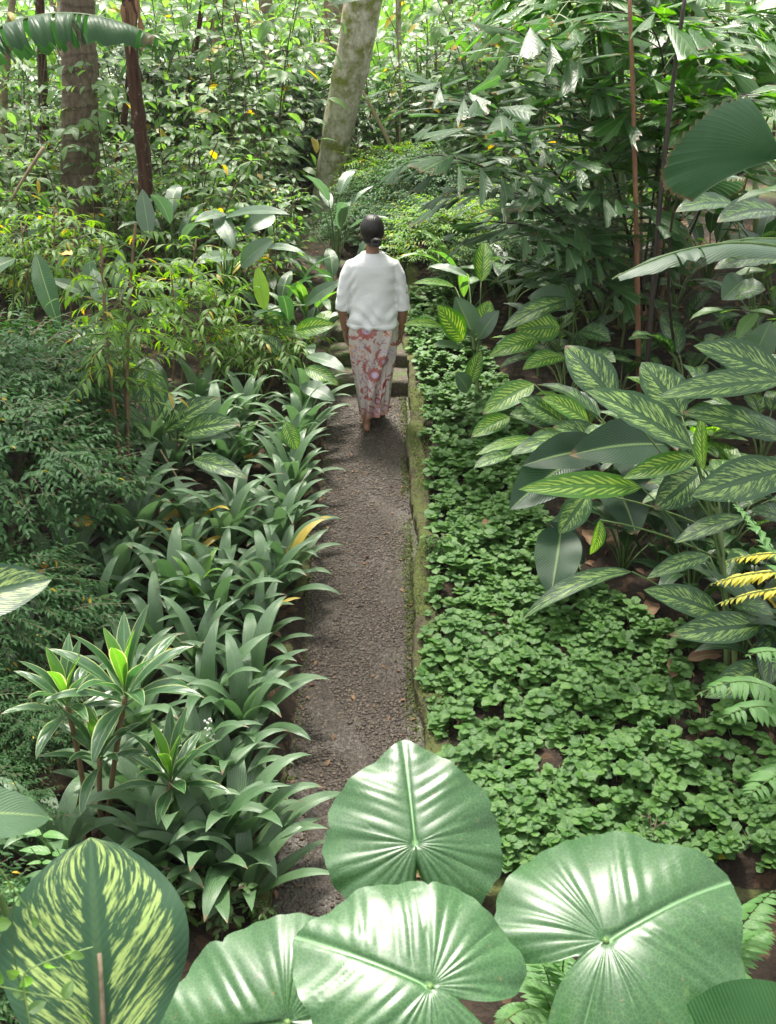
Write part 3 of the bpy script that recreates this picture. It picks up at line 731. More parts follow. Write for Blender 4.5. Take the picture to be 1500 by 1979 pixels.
# left side
f7 = ground_at(385, 900) + [0, .25, 0]; f7[2] = float(gz(f7[0], f7[1]))
dieff('striped dieffenbachia with three spread leaves under the thin stemmed shrubs', f7, [
    (300, 815, 282, 690, 6.8, 6.9, 74, dict(hint=(.2, -.9, .35), droop=.25)),
    (425, 768, 315, 835, 6.6, 6.7, 52, dict(hint=(0, -.7, .7))),
    (465, 820, 352, 838, 6.4, 6.6, 56, dict(hint=(0, -.7, .7))), (447, 845, 358, 858, 6.4, 6.6, 36, dict(mat='grey')),
    (478, 925, 374, 888, 6.2, 6.4, 42, dict(hint=(0, -.65, .75), label='striped leaf with a brown scorched patch')),
    (180, 625, 192, 690, 7.4, 7.3, 46, dict(mat='dieff_lit', hint=(0, -.95, .3), droop=.2)), (255, 690, 225, 630, 7.2, 7.2, 34, dict(mat='dieff_lit', hint=(0, -.9, .4))),
    (575, 872, 552, 815, 6.9, 6.9, 36, dict(mat='dieff_lit', hint=(0, -.9, .4))),
], at(330, 850, 6.8))
f8 = gpt(-.72, 8.3)
dieff('striped dieffenbachia at the left path edge by the walker', f8, [
    (648, 628, 570, 640, 7.9, 8.0, 38, dict(mat='dieff_lit', hint=(0, -.85, .5))), (600, 655, 540, 640, 8.0, 8.0, 36, dict(mat='dieff_lit')),
    (655, 745, 590, 712, 7.6, 7.7, 36, dict(mat='dieff_lit', hint=(0, -.7, .7))), (670, 720, 592, 688, 7.6, 7.8, 34, dict(mat='grey')),
    (648, 775, 580, 745, 7.5, 7.6, 40, dict(mat='grey', hint=(0, -.6, .8))), (640, 600, 610, 640, 8.1, 8.0, 30, lit), (500, 645, 545, 690, 7.9, 7.9, 34, {}),
], at(575, 690, 8.0))

# bold spotted leaf in the near left corner
ft = gpt(-.62, 2.05)
t = thing('dieffenbachia', 'large dieffenbachia with dark leaves boldly splashed cream, in the near left corner', 'plant', ft)
pleaf(t, ft, at(175, 1618, 2.02), at(205, 2120, 1.90), .345, M['dieff_big'], droop=.45, fold=.20, hint=(.26, -.95, .16), n=24, m=16, wave=.03, wk=2, pf=prof(.58, .72))
pleaf(t, ft, at(100, 1120, 2.9), at(-150, 1190, 2.8), .17, M['dieff_big'], droop=.5, fold=.25, hint=(0, -.7, .7), n=16, m=10, pf=prof(.45, .75))
pleaf(t, ft, at(98, 1580, 1.75), at(-140, 1575, 1.6), .095, M['grey'], droop=.4, fold=.15, hint=(0, -.5, .85), n=14, m=8)
stalk(t, ft, bez(ft, at(150, 2300, 2.1), at(205, 2110, 1.86), 8), [.018, .009], M['cane'])
stalk(t, ft, bez(ft, at(-200, 1500, 2.6), at(-145, 1190, 2.8), 8), [.012, .006], M['stem'], 'petiole')
stalk(t, ft, bez(ft, at(-260, 1800, 2.0), at(-140, 1575, 1.6), 8), [.012, .006], M['stem'], 'petiole')
tw = thing('twig', 'bare brown twig standing upright in front of the splashed leaf', 'twig', at(200, 2150, 1.86))
stalk(tw, at(200, 2150, 1.86), bez(at(200, 2150, 1.86), at(204, 2000, 1.88), at(192, 1842, 1.92), 8), [.006, .0042], M['twig'], 'stem')

# ---------------------------------------------------------------- elephant ear plant
def ear(parent, org, att, d, img, nrm, L, mat, wid=1.0, seed=0, curl=.25, lobe=1.0):
    random.seed(seed)
    n, m = 40, 168
    th = np.linspace(-pi, pi, m + 1); at_ = np.abs(th)
    ks = np.array([0, .10, .25, .5, .9, 1.35, 1.75, 2.1, 2.45, 2.75, 2.95, 3.06, pi])
    kr = np.array([1.00, .955, .90, .84, .79, .75, .72, .71, .71, .62, .42, .26, .16])
    kr[5:11] *= lobe
    R = np.interp(at_, ks, kr)
    ker = np.array([1, 2, 3, 2, 1]) / 9.0
    Rp = np.convolve(np.concatenate([R[-4:-1], R, R[1:4]]), ker, 'same')[3:-3]
    ph = U(0, 6)
    Rp = Rp * (1 + .018 * np.sin(7 * th + ph) + .012 * np.sin(13 * th + 2 * ph) + .007 * np.sin(29 * th + ph) - .05 * np.exp(-((th - (.9 + .3 * sin(seed))) / .03) ** 2) - .035 * np.exp(-((th + (1.4 + .3 * cos(seed))) / .025) ** 2))
    r = np.linspace(0, 1, n + 1) ** .9
    rr, tt = np.meshgrid(r, th, indexing='ij')
    X = rr * Rp[None] * np.sin(tt) * wid; Y = rr * Rp[None] * np.cos(tt); ax = np.abs(X)
    y0 = Y - .42 * ax - .18 * ax ** 2
    N1 = 8.5
    fi = np.arctan2(.42 * ax - Y, ax + .42 * Y + 1e-6)
    fi = np.where(y0 >= 0, 0, np.abs(fi))
    phase = np.where(y0 >= 0, y0 * N1, fi / 2.0 * 9.5)
    # pairs of pleats start at the midrib, fade in from the hub
    phase = phase + .10 * np.sin(phase * 2.1 + ph) + .05 * np.sin(X * 9 + ph)
    bul = np.abs(np.sin(pi * phase)) ** .8 * (.75 + .35 * np.sin(phase * 1.7 + 2 * ph))
    fade = np.clip(rr * 3.2, 0, 1) * (1 - .35 * smooth(.8, 1, rr)) * np.clip(ax * 9, 0, 1)
    mid = np.exp(-(ax / .018) ** 2) * (Y > 0) + np.exp(-(rr / .05) ** 2)
    fold2 = .10 * np.sqrt(ax ** 2 + .004)
    Z = .0145 * bul * fade + .11 * ax - .42 * ax ** 2 - curl * np.clip(Y, 0, 2) ** 2 - .30 * np.clip(-Y, 0, 2) ** 2
    Z += .035 * rr ** 2 * np.sin(3 * tt + ph) + .026 * rr ** 4 * np.sin(11 * tt + 2 * ph) + .012 * np.sin(X * 7 + ph) * np.sin(Y * 6 + 2 * ph)
    Z -= .02 * mid
    V = np.stack([X, Y, Z], -1).reshape(-1, 3) * L
    vein = np.clip(np.exp(-(np.abs(np.sin(pi * phase)) / .10) ** 2) * fade * .8 + mid, 0, 1)
    v = img[0] * RIGHT + img[1] * UP; nrm = np.asarray(nrm, float) / np.linalg.norm(nrm)
    vw = at(*att, d) - EYE; vw /= np.linalg.norm(vw)
    yd = v - vw * (nrm @ v) / (nrm @ vw)
    Rm = frame(yd, nrm); P = at(*att, d)
    mb = MB(); mb.add(V @ Rm.T + P - org, gridq(n, m), np.stack([.5 + X, .5 + Y], -1).reshape(-1, 2), c=vein.ravel())
    o = mb.build('leaf', mat, parent, attr='vein')
    return P, Rm
fe = gpt(.12, 1.95)
t = thing('elephant_ear_plant', 'elephant ear plant with four huge pleated heart shaped leaves in the near foreground', 'plant', fe)
EARS = [((803, 1632), 2.70, (-.10, 1.0), (.05, -.56, .83), .300, 1.08, 21, .22, 1.0),
        ((1172, 1815), 2.32, (.86, .50), (-.08, -.36, .93), .372, 1.0, 25, .24, 1.0),
        ((832, 1905), 2.05, (-.90, .42), (.10, -.40, .91), .300, 1.0, 33, .25, 1.0),
        ((555, 1975), 2.20, (-.95, -.12), (-.05, -.46, .88), .325, 1.0, 47, .2, 1.0)]
for a_, d, im, nr, L, w, sd, cu, lo in EARS:
    P, Rm = ear(t, fe, a_, d, im, nr, L, M['ear'], w, sd, cu, lo)
    end = P - Rm[:, 2] * .004
    stalk(t, fe, bez(fe, P + [0, .02, -.75], P - Rm[:, 2] * .10 - Rm[:, 1] * .01, 12).tolist() + [end.tolist()], [.017, .0075], M['stem'], 'petiole', 8)
# dark pleated leaf in the near right corner
fd = gpt(1.05, 2.0)
t = thing('pleated_leaf_plant', 'dark green pleated leaf plant in the bottom right corner of the view', 'plant', fd)
pleaf(t, fd, at(1265, 2030, 2.25), at(1640, 2000, 2.1), .24, M['banana'], droop=.5, fold=.2, hint=(0, -.6, .8), n=20, m=10)
stalk(t, fd, bez(fd, at(1700, 2150, 2.0), at(1640, 1960, 2.1), 7), [.012, .007], M['stem'], 'petiole')

# dark folded leaves low in the right bed
fb = ground_at(1120, 1110)
t = thing('anthurium', 'dark wide leaved plant standing in the creeping ground cover', 'plant', fb)
pleaf(t, fb, at(1065, 1150, 5.35), at(1085, 1020, 5.6), .25, M['pleat'], droop=.4, fold=.15, hint=(-.1, -.9, .4), pf=prof(.40, .55))
pleaf(t, fb, at(1130, 1090, 5.6), at(1060, 1010, 5.6), .15, M['pleat'], droop=.4, fold=.2, hint=(.2, -.8, .5))
stalk(t, fb, bez(fb, at(1110, 1060, 5.6), at(1085, 1020, 5.62), 6), .006, M['stem'], 'petiole')
fb = gpt(1.75, 5.9)
t = thing('pleated_leaf_plant', 'very dark plant with wide pleated leaves in the shade under the striped leaves', 'plant', fb)
for tx, ty, bx, by, W in ((1100, 880, 1290, 860, .30), (985, 985, 1120, 880, .30), (1230, 1035, 1180, 920, .28), (1010, 900, 1170, 870, .24), (1290, 960, 1200, 880, .26)):
    pleaf(t, fb, at(tx, ty, 5.5), at(bx, by, 5.8), W, M['pleat'], droop=.6, fold=.35, hint=(0, -.7, .7), n=16, m=10)
    stalk(t, fb, bez(fb, (fb + at(bx, by, 5.8)) / 2 + [0, 0, .1], at(bx, by, 5.8), 7), .006, M['stem'], 'petiole')
# ================================================================== PALMS AND BANANAS
def wedge(L, W, seed, n=5, m=8):
    random.seed(seed)
    v = np.linspace(-1, 1, m + 1); t = np.linspace(0, 1, n + 1)
    T, Vv = np.meshgrid(t, v, indexing='ij')
    jag = np.array([(U(-.20, .14) - .07 * (j % 2)) for j in range(m + 1)])
    hw = W / 2 * (.06 + .94 * T ** .85)
    end = 1 + jag[None] * T ** 3 + .26 * Vv * T - .12 * (1 - Vv ** 2) * (T ** 3) * -1
    X = hw * Vv; Y = L * T * end
    Z = .02 * L * ((np.arange(m + 1) % 2) * 2 - 1)[None] * T - .06 * L * T ** 2 - .04 * W * Vv ** 2
    return np.stack([X, Y, Z], -1).reshape(-1, 3), gridq(n, m), np.stack([.5 + .5 * Vv, T], -1).reshape(-1, 2)
WED = [wedge(.27, .19, 5), wedge(.25, .12, 6), wedge(.36, .23, 7), wedge(.30, .10, 8), wedge(.22, .20, 9)]

def frond(parent, org, pts, mat, nb=9, bl=.55, ls=1.0, seed=0, stemm='stem_dark', drop=.25, start=.3):
    """bipinnate fishtail frond along a curve: rachis, side branches, wedge leaflets"""
    random.seed(seed)
    P = np.asarray(pts, float); mb = MB(); mb.add(*tube(P - org, [.012, .004], 6))
    D = np.gradient(P, axis=0); D /= np.linalg.norm(D, axis=1, keepdims=True)
    lists = {w: ([], [], []) for w in range(5)}
    N = len(P)
    for i in range(nb):
        q = start + (1 - start) * (i + .5) / nb; k = min(N - 1, int(q * (N - 1))); p = P[k]; d = D[k]
        side = np.cross(d, [0, 0, 1.0]); side /= np.linalg.norm(side) + 1e-9
        for sg in (-1, 1):
            b = d * .62 + side * sg * .85 + [0, 0, U(-.05, .15)]; b /= np.linalg.norm(b)
            l = bl * (1 - .45 * abs(q - .55) / .55) * U(.8, 1.1)
            br = bez(p, p + b * l * .55 + [0, 0, .03], p + b * l - [0, 0, drop * l], 9)
            mb.add(*tube(br - org, [.0045, .002], 4))
            nl = max(3, int(l / .10))
            for j in range(nl):
                u = .15 + .85 * j / (nl - 1); kk = min(8, int(u * 8)); pp = br[kk]
                bd = br[min(8, kk + 1)] - br[max(0, kk - 1)]; bd /= np.linalg.norm(bd)
                s2 = np.cross(bd, [0, 0, 1.0]); s2 /= np.linalg.norm(s2) + 1e-9
                sg2 = 1 if j % 2 else -1
                ld = bd * U(.7, 1.0) + s2 * sg2 * (U(.5, .8) if j < nl - 1 else 0) + [0, 0, U(-.30, .22)]
                w = random.randint(0, 4)
                lists[w][0].append(ld); lists[w][1].append([U(-.5, .5), U(-.6, .2), 1]); lists[w][2].append((pp - org, ls * 1.0 * U(.5, 1.15)))
    for w in range(5):
        if lists[w][0]:
            mb.many(WED[w], frames(np.array(lists[w][0]), np.array(lists[w][1])), np.array([q[0] for q in lists[w][2]]), np.array([q[1] for q in lists[w][2]]), m=1)
    return mb.build('frond', [M[stemm], M[mat]], parent)

fp = gpt(2.05, 8.7)
t = thing('fishtail_palm', 'clumping fishtail palm with many thin dark stems and ragged wedge leaflets, right of the path', 'palm', fp)
for (x0, y0, x1, y1, d, r, mt) in ((1215, -40, 1238, 600, 7.0, .020, 'stem_rust'), (1330, -40, 1246, 610, 6.8, .020, 'stem_dark'), (1345, -20, 1268, 620, 8.3, .022, 'stem_rust'),
        (1300, 330, 1262, 640, 8.0, .013, 'stem_dark'), (1000, 250, 1180, 640, 7.8, .014, 'stem_dark'), (1090, 150, 1215, 640, 8.3, .016, 'stem_dark'),
        (1240, 200, 1254, 640, 8.4, .016, 'stem_brown'), (1030, 330, 1200, 650, 8.1, .010, 'stem_dark'), (1375, 150, 1285, 640, 8.4, .016, 'stem_brown')):
    b = at(x1, y1, d); f = np.array([b[0] * .7 + fp[0] * .3, b[1] + .15, 0]); f[2] = float(gz(f[0], f[1])) - .03
    top = at(x0, y0, d - .2); stalk(t, fp, bez(f, (b + top) / 2 + [U(-.05, .05), 0, 0], top, 12), [r, r * .65], M[mt])
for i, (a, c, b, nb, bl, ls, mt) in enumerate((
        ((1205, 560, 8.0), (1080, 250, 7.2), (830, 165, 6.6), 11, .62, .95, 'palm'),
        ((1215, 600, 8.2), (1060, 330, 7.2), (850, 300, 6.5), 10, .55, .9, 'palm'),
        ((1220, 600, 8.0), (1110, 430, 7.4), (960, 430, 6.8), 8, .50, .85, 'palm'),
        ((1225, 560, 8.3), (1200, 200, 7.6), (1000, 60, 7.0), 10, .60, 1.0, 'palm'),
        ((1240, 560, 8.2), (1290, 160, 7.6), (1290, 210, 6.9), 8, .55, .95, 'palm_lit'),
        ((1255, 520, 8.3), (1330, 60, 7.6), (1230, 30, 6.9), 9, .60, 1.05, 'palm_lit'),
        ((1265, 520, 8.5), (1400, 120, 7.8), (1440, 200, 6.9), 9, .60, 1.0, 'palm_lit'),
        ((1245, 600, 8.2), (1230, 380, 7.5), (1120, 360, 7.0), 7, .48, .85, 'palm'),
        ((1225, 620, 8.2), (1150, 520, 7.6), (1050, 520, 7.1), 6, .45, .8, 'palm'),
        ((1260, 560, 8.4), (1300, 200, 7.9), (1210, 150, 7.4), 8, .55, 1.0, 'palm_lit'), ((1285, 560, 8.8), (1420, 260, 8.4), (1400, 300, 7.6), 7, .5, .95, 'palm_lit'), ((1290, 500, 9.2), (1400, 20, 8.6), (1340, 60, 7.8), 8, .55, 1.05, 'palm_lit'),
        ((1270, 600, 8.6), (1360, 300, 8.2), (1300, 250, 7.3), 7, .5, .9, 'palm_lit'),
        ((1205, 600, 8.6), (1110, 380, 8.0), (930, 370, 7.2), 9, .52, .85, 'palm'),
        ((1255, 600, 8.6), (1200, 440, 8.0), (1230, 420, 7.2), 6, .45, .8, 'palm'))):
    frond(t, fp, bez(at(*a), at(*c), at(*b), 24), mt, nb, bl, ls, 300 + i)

# tight bundle of ridged green canes behind it
fc = gpt(xat(1172, 8.9), 8.9)
t = thing('cane_clump', 'tight bundle of tall ridged green canes rising behind the fishtail palm', 'palm', fc)
for i in range(9):
    x0 = 1128 + 7 * i + U(-4, 4); x1 = 1160 + 5.5 * i; top = at(x0 - 12, -30, 8.1 + .1 * (i % 3)); b = fc + [.03 * (i - 4), U(-.1, .1), -.03]
    stalk(t, fc, bez(b, (b + top) / 2 + [.08, 0, 0], top, 10), [.024, .015], M['cane'])
for i, (cx, cy) in enumerate(((1110, -120), (1020, -60), (1280, -120), (1200, -160))):
    frond(t, fc, bez(at(1160, 10, 8.2), at((1160 + cx) / 2, -140, 8.1), at(cx, cy + 90, 8.0), 18), 'palm_lit', 8, .6, 1.1, 350 + i, 'cane')
for i, (px, y) in enumerate(((1195, 8.6), (1300, 9.2), (1395, 9.6), (1450, 10.2))):
    fo = gpt(xat(px, y), y)
    tt = thing('slim_palm', ['slim green palm stem left of the black fishtail stems', 'slim green palm stem right of the black fishtail stems', 'green palm stem behind the top of the fan palm leaf', 'rightmost green palm stem behind the fan palm leaf'][i], 'palm', fo)
    top = at(px + U(-15, 15), -60, y * .96); stalk(tt, fo, bez(fo, (fo + top) / 2 + [.05, 0, 0], top, 10), [.032, .022], M['cane'])
    for j in range(2):
        e = at(px + (-1) ** j * U(120, 180), U(40, 160), y * .86); frond(tt, fo, bez(top - [0, 0, .5], (top + e) / 2 + [0, 0, .25], e, 16), 'palm_lit', 7, .5, 1.0, 370 + 2 * i + j, 'cane')

# fan palm
def fan(parent, org, hub, rad, d, nrm, a0, a1, seed, npl=24):
    random.seed(seed)
    m = npl * 2; n = 10
    ang = np.linspace(a0, a1, m + 1); r = np.linspace(.02, 1, n + 1)
    rr, aa = np.meshgrid(r, ang, indexing='ij')
    jag = np.array([U(-.022, .022) + (.0 if j % 2 else -.03) for j in range(m + 1)])
    R = rad * rr * (1 + jag[None] * rr ** 4 + .05 * np.cos(aa * 2))
    X = R * np.sin(aa); Y = R * np.cos(aa)
    Z = ((np.arange(m + 1) % 2) * 2 - 1)[None] * .012 * rr * rad / .45 - .30 * rad * rr ** 2.4 * (.55 + .45 * np.cos(aa * 1.1)) + .10 * np.abs(X) - .10 * rad * rr * np.sin(aa * 3 + seed)
    V = np.stack([X, Y, Z], -1).reshape(-1, 3); Rm = frame(d, nrm)
    mb = MB(); mb.add(V @ Rm.T + hub - org, gridq(n, m), np.stack([(np.arange(m + 1) % 2)[None] + 0 * rr, rr], -1).reshape(-1, 2))
    return mb.build('leaf', M['fanblade'], parent, smooth=False)
fo = gpt(2.35, 5.0)
t = thing('fan_palm', 'fan palm holding big round pleated leaves with toothed rims at the right edge', 'palm', fo)
for hub, rad, d, nr, a0, a1, sd in ((at(1512, 305, 4.3), .44, (-.92, .0, .06), (-.12, -.52, .85), -.50, 1.40, 1), (at(1730, 480, 4.6), .42, (-.8, .3, -.15), (.05, -.35, .92), -1.7, 1.7, 2)):
    fan(t, fo, hub, rad, d, nr, a0, a1, sd)
    stalk(t, fo, bez(fo, (fo + hub) / 2 + [.15, 0, .25], hub, 12), [.012, .007], M['cane'], 'petiole')
hub = at(1322, 352, 6.6); f2_ = gpt(2.15, 7.2)
tt = thing('fan_palm', 'young fan palm on a thin dark leaf stalk, half hidden behind the round pleated leaf', 'palm', f2_)
fan(tt, f2_, hub, .36, (.7, .1, .05), (-.1, .3, .9), -1.5, 1.5, 4); stalk(tt, f2_, bez(f2_, at(1260, 470, 6.8), hub, 10), [.012, .007], M['stem_dark'], 'petiole')

def torn(parent, org, tip, base, W, mat, seed, sag=.5, up=(0, 0, 1), nseg=11, arc=.12, label=None):
    """banana blade split into hanging strips along a curved midrib"""
    random.seed(seed); tip = np.asarray(tip, float); base = np.asarray(base, float)
    L = np.linalg.norm(tip - base); mid = (tip + base) / 2 + np.array(up) * arc * L * 2
    C = bez(base, mid, tip, 60); mb = MB(); D = np.gradient(C, axis=0); D /= np.linalg.norm(D, axis=1, keepdims=True)
    pf = prof(.48, .5)
    for sg in (-1, 1):
        cuts = sorted([0.02, .99] + [U(.06, .96) for _ in range(nseg)])
        for a, b in zip(cuts[:-1], cuts[1:]):
            if b - a < .012: continue
            ns = 5; nw = 8; extra = U(0, .3)
            u = np.linspace(a + U(0, .006), b - U(.004, .016), ns + 1); w = np.linspace(0, 1, nw + 1)
            Vx = np.zeros((ns + 1, nw + 1, 3))
            for i, uu in enumerate(u):
                k = min(59, int(uu * 59)); p = C[k] + (C[min(59, k + 1)] - C[k]) * (uu * 59 - k); d = D[k]
                side = np.cross(d, up); side /= np.linalg.norm(side); nr = np.cross(side, d)
                h = pf(uu) * W / 2 * U(.97, 1.0)
                th = .25 - (sag + extra) * w ** .9 * 1.5 + .1 * sin(i * 2.1)
                yy = np.cumsum(np.concatenate([[0], np.cos(th[1:])])) / nw * h; zz = np.cumsum(np.concatenate([[0], np.sin(th[1:])])) / nw * h
                Vx[i] = p + sg * side * yy[:, None] + nr * zz[:, None] + d * (.18 * w[:, None] * h)
            uvv = np.stack(np.broadcast_arrays(.5 + .5 * sg * w[None], u[:, None]), -1)
            mb.add(Vx.reshape(-1, 3) - org, gridq(ns, nw), uvv.reshape(-1, 2))
    mb.add(*tube(C - org, [.016, .004], 6), m=1)
    o = mb.build('leaf', [M[mat], M['stem']], parent)
    if label: o['label'] = label
    return o

def banana(label, foot, blades, h=1.6, r=.09):
    foot = np.asarray(foot, float); t = thing('banana_plant', label, 'banana plant', foot)
    top = foot + [0, 0, h]
    stalk(t, foot, bez(foot, foot + [0.03, 0, h / 2], top, 8), [r, r * .6], M['cane'], 'stem', 12)
    for i, (tip, base, W, mt, sd, sag, ns, arc) in enumerate(blades):
        torn(t, foot, tip, base, W, mt, sd, sag, nseg=ns, arc=arc)
        stalk(t, foot, bez(top - [0, 0, .1], (top + base) / 2 + [0, 0, .15], base, 8), [.03, .016], M['stem'], 'petiole')
    return t
fo = gpt(xat(-170, 6.6), 6.6)
banana('banana plant off the left edge whose torn dark leaf arches across the top left corner', fo,
       [(at(312, 78, 6.2), at(-150, 170, 6.4), .62, 'banana', 3, .95, 13, .17), (at(-330, 60, 6.4), at(-180, 190, 6.5), .4, 'banana', 4, .6, 10, .15)], 2.0)
fo = gpt(2.9, 5.2)
banana('banana like plant off the right edge with one long grey green leaf arching left', fo,
       [(at(1183, 540, 4.7), at(1590, 505, 4.9), .27, 'grey', 5, .45, 2, .11), (at(1390, 470, 5.4), at(1600, 480, 5.3), .22, 'banana', 6, .4, 2, .06)], 1.0, .05)
fo = gpt(3.7, 9.3)
banana('banana plant with wide backlit leaves in the top right corner', fo,
       [(at(1180, 15, 8.6), at(1560, -10, 8.9), .62, 'banana_lit', 7, .35, 2, .03), (at(1395, 245, 8.8), at(1520, -20, 9.2), .70, 'banana_lit', 8, .2, 2, .05), (at(1300, 150, 9.3), at(1500, 60, 9.4), .5, 'banana_lit', 9, .3, 3, .08)], 2.3)
fo = gpt(.75, 3.9)
# ================================================================== SHRUB PROTOTYPES
def sapling(seed, name, H=2.4, nst=3, Ll=.16, Lw=.068, mat='broad', br=11, lv=6, spread=.95, bl=.7, low=.25, stem='twig'):
    random.seed(seed); t = thing(name, 'x', 'shrub', (0, 0, 0)); ms = MB(); D = []; Up = []; P = []; Sc = []
    for s in range(nst):
        a = U(0, 6.28); top = np.array([cos(a) * spread * U(.2, 1), sin(a) * spread * U(.2, 1), H * U(.8, 1.05)])
        st = bez((U(-.06, .06), U(-.06, .06), -.05), top * [.25, .25, .55] + [U(-.3, .3), U(-.3, .3), 0], top, 16); ms.add(*tube(st, [.014 * H / 2.4, .005], 6))
        for i in range(br):
            q = low + (1 - low) * (i + .6) / br; p = st[min(15, int(q * 15))]; az = 2.4 * i + U(-.4, .4) + s
            l = bl * (1.15 - .6 * q) * U(.6, 1.15); e = U(-.05, .5)
            tip = p + sph(az, e) * l; b = bez(p, (p + tip) / 2 + [0, 0, .06 * l], tip - [0, 0, .12 * l], 8); ms.add(*tube(b, [.005, .0022], 4))
            n = max(2, int(lv * l / bl + .5))
            for j in range(n + 1):
                k = min(7, int((.25 + .75 * j / n) * 7)); d0 = b[min(7, k + 1)] - b[max(0, k - 1)]; d0 /= np.linalg.norm(d0)
                sd = np.cross(d0, [0, 0, 1]); sg = 1 if j % 2 else -1
                d = d0 * U(.5, .9) + sd * sg * (U(.5, 1) if j < n else 0) + [0, 0, U(-.6, .2)]
                D.append(d); Up.append([U(-.35, .35), U(-1.0, .2), 1]); P.append(b[k]); Sc.append(U(.6, 1.25))
    ms.build('stem', M[stem], t)
    lfs = [leaf(Ll, Lw, 6, 4, prof(.42, .85), fold=.28, droop=.45, wave=.03), leaf(Ll * 1.05, Lw * .95, 6, 4, prof(.45, .85), fold=.2, droop=.8, wave=.03)]
    mb = MB(); D, Up, P, Sc = map(np.array, (D, Up, P, Sc)); w = np.arange(len(P)) % 2
    for i in (0, 1): mb.many(lfs[i], frames(D[w == i], Up[w == i]), P[w == i], Sc[w == i])
    mb.build('foliage', M[mat], t); return t

def feathery(seed, name, R=.55, H=.75, nb=260, mat='fine', ll=.055, lw=.014, nl=14, stems=4, flat=.75, fr=.24):
    random.seed(seed); t = thing(name, 'x', 'shrub', (0, 0, 0)); ms = MB(); D = []; Up = []; P = []; Sc = []
    for i in range(stems):
        a = U(0, 6.28); e = np.array([cos(a) * R * .5, sin(a) * R * .5, H * .75]); ms.add(*tube(bez((U(-.05, .05), U(-.05, .05), -.05), e * [.2, .2, .6], e, 10), [.013, .005], 6))
    for i in range(nb):
        z = U(-.35, 1); a = U(0, 6.28); rr = (U(.25, 1)) ** .4; c = math.sqrt(max(0, 1 - z * z)) if z > 0 else 1.0 - .3 * abs(z)
        lump = 1 + .16 * sin(3 * a + seed) * cos(4 * z + seed)
        p0 = np.array([cos(a) * c * R * rr * lump, sin(a) * c * R * rr * lump, H * .55 + z * H * .45 * rr * flat * 1.3])
        d = sph(a + U(-.6, .6), U(-.15, .7)); l = fr * U(.7, 1.2); b = bez(p0 - d * l * .4, p0 + d * l * .3, p0 + d * l - [0, 0, .3 * l], 9)
        if i % 3 == 0: ms.add(*tube(b, [.003, .0012], 3))
        for j in range(nl):
            q = .1 + .9 * j / (nl - 1); k = min(8, int(q * 8)); d0 = b[min(8, k + 1)] - b[max(0, k - 1)]; d0 /= np.linalg.norm(d0)
            sd = np.cross(d0, [0, 0, 1]); sd /= np.linalg.norm(sd) + 1e-6; sg = 1 if j % 2 else -1
            D.append(d0 * U(.5, .9) + sd * sg * (U(.5, .9) if j < nl - 1 else 0) + [0, 0, U(-.35, .15)]); Up.append([U(-.5, .5), U(-.5, .5), 1]); P.append(b[k]); Sc.append((1.15 - .45 * q) * U(.7, 1.2))
    ms.build('stem', M['twig'], t)
    mb = MB(); mb.many(leaf(ll, lw, 4, 2, prof(.4, 1.0), fold=.4, droop=.7), frames(np.array(D), np.array(Up)), np.array(P), np.array(Sc)); mb.build('foliage', M[mat], t)
    return t

def longleaf(seed, name, n=9, L=.48, W=.13, h=.7, mat='grey', lean=.35, droop=1.0):
    random.seed(seed); t = thing(name, 'x', 'plant', (0, 0, 0))
    ms = MB(); mb = MB()
    for i in range(n):
        az = 2.4 * i + U(-.3, .3); b = np.array([cos(az) * lean * h * U(.3, 1), sin(az) * lean * h * U(.3, 1), h * U(.55, 1.1)])
        ms.add(*tube(bez((0, 0, -.03), b * [.3, .3, .6], b, 8), [.010, .005], 5))
        V, Q, Uv = leaf(L * U(.8, 1.15), W * U(.85, 1.1), 12, 6, prof(.45, .8), fold=.3, droop=droop * U(.5, 1.2), e0=U(.5, 1.15), wave=.03)
        R = np.stack([[sin(az), -cos(az), 0], [cos(az), sin(az), 0], [0, 0, 1]], 1); mb.add(V @ R.T + b, Q, Uv)
    ms.build('stem', M['stem'], t); mb.build('foliage', M[mat], t); return t

class Kind:
    """first placement uses the prototype itself, later ones are copies"""
    def __init__(self, t, group): self.t = t; self.used = False; self.g = group
    def put(self, loc, label, s=1.0, rz=None, group=None):
        rz = (U(-.7, .7) if self.t.name.startswith('sapling') else U(0, 6.28)) if rz is None else rz; g = group or self.g
        if not self.used:
            self.used = True; o = self.t; o.location = [float(v) for v in loc]; o.rotation_euler = (0, 0, rz); o.scale = (s, s, s); o['label'] = label; o['group'] = g; return o
        return dup(self.t, loc, rz, s, label, g)

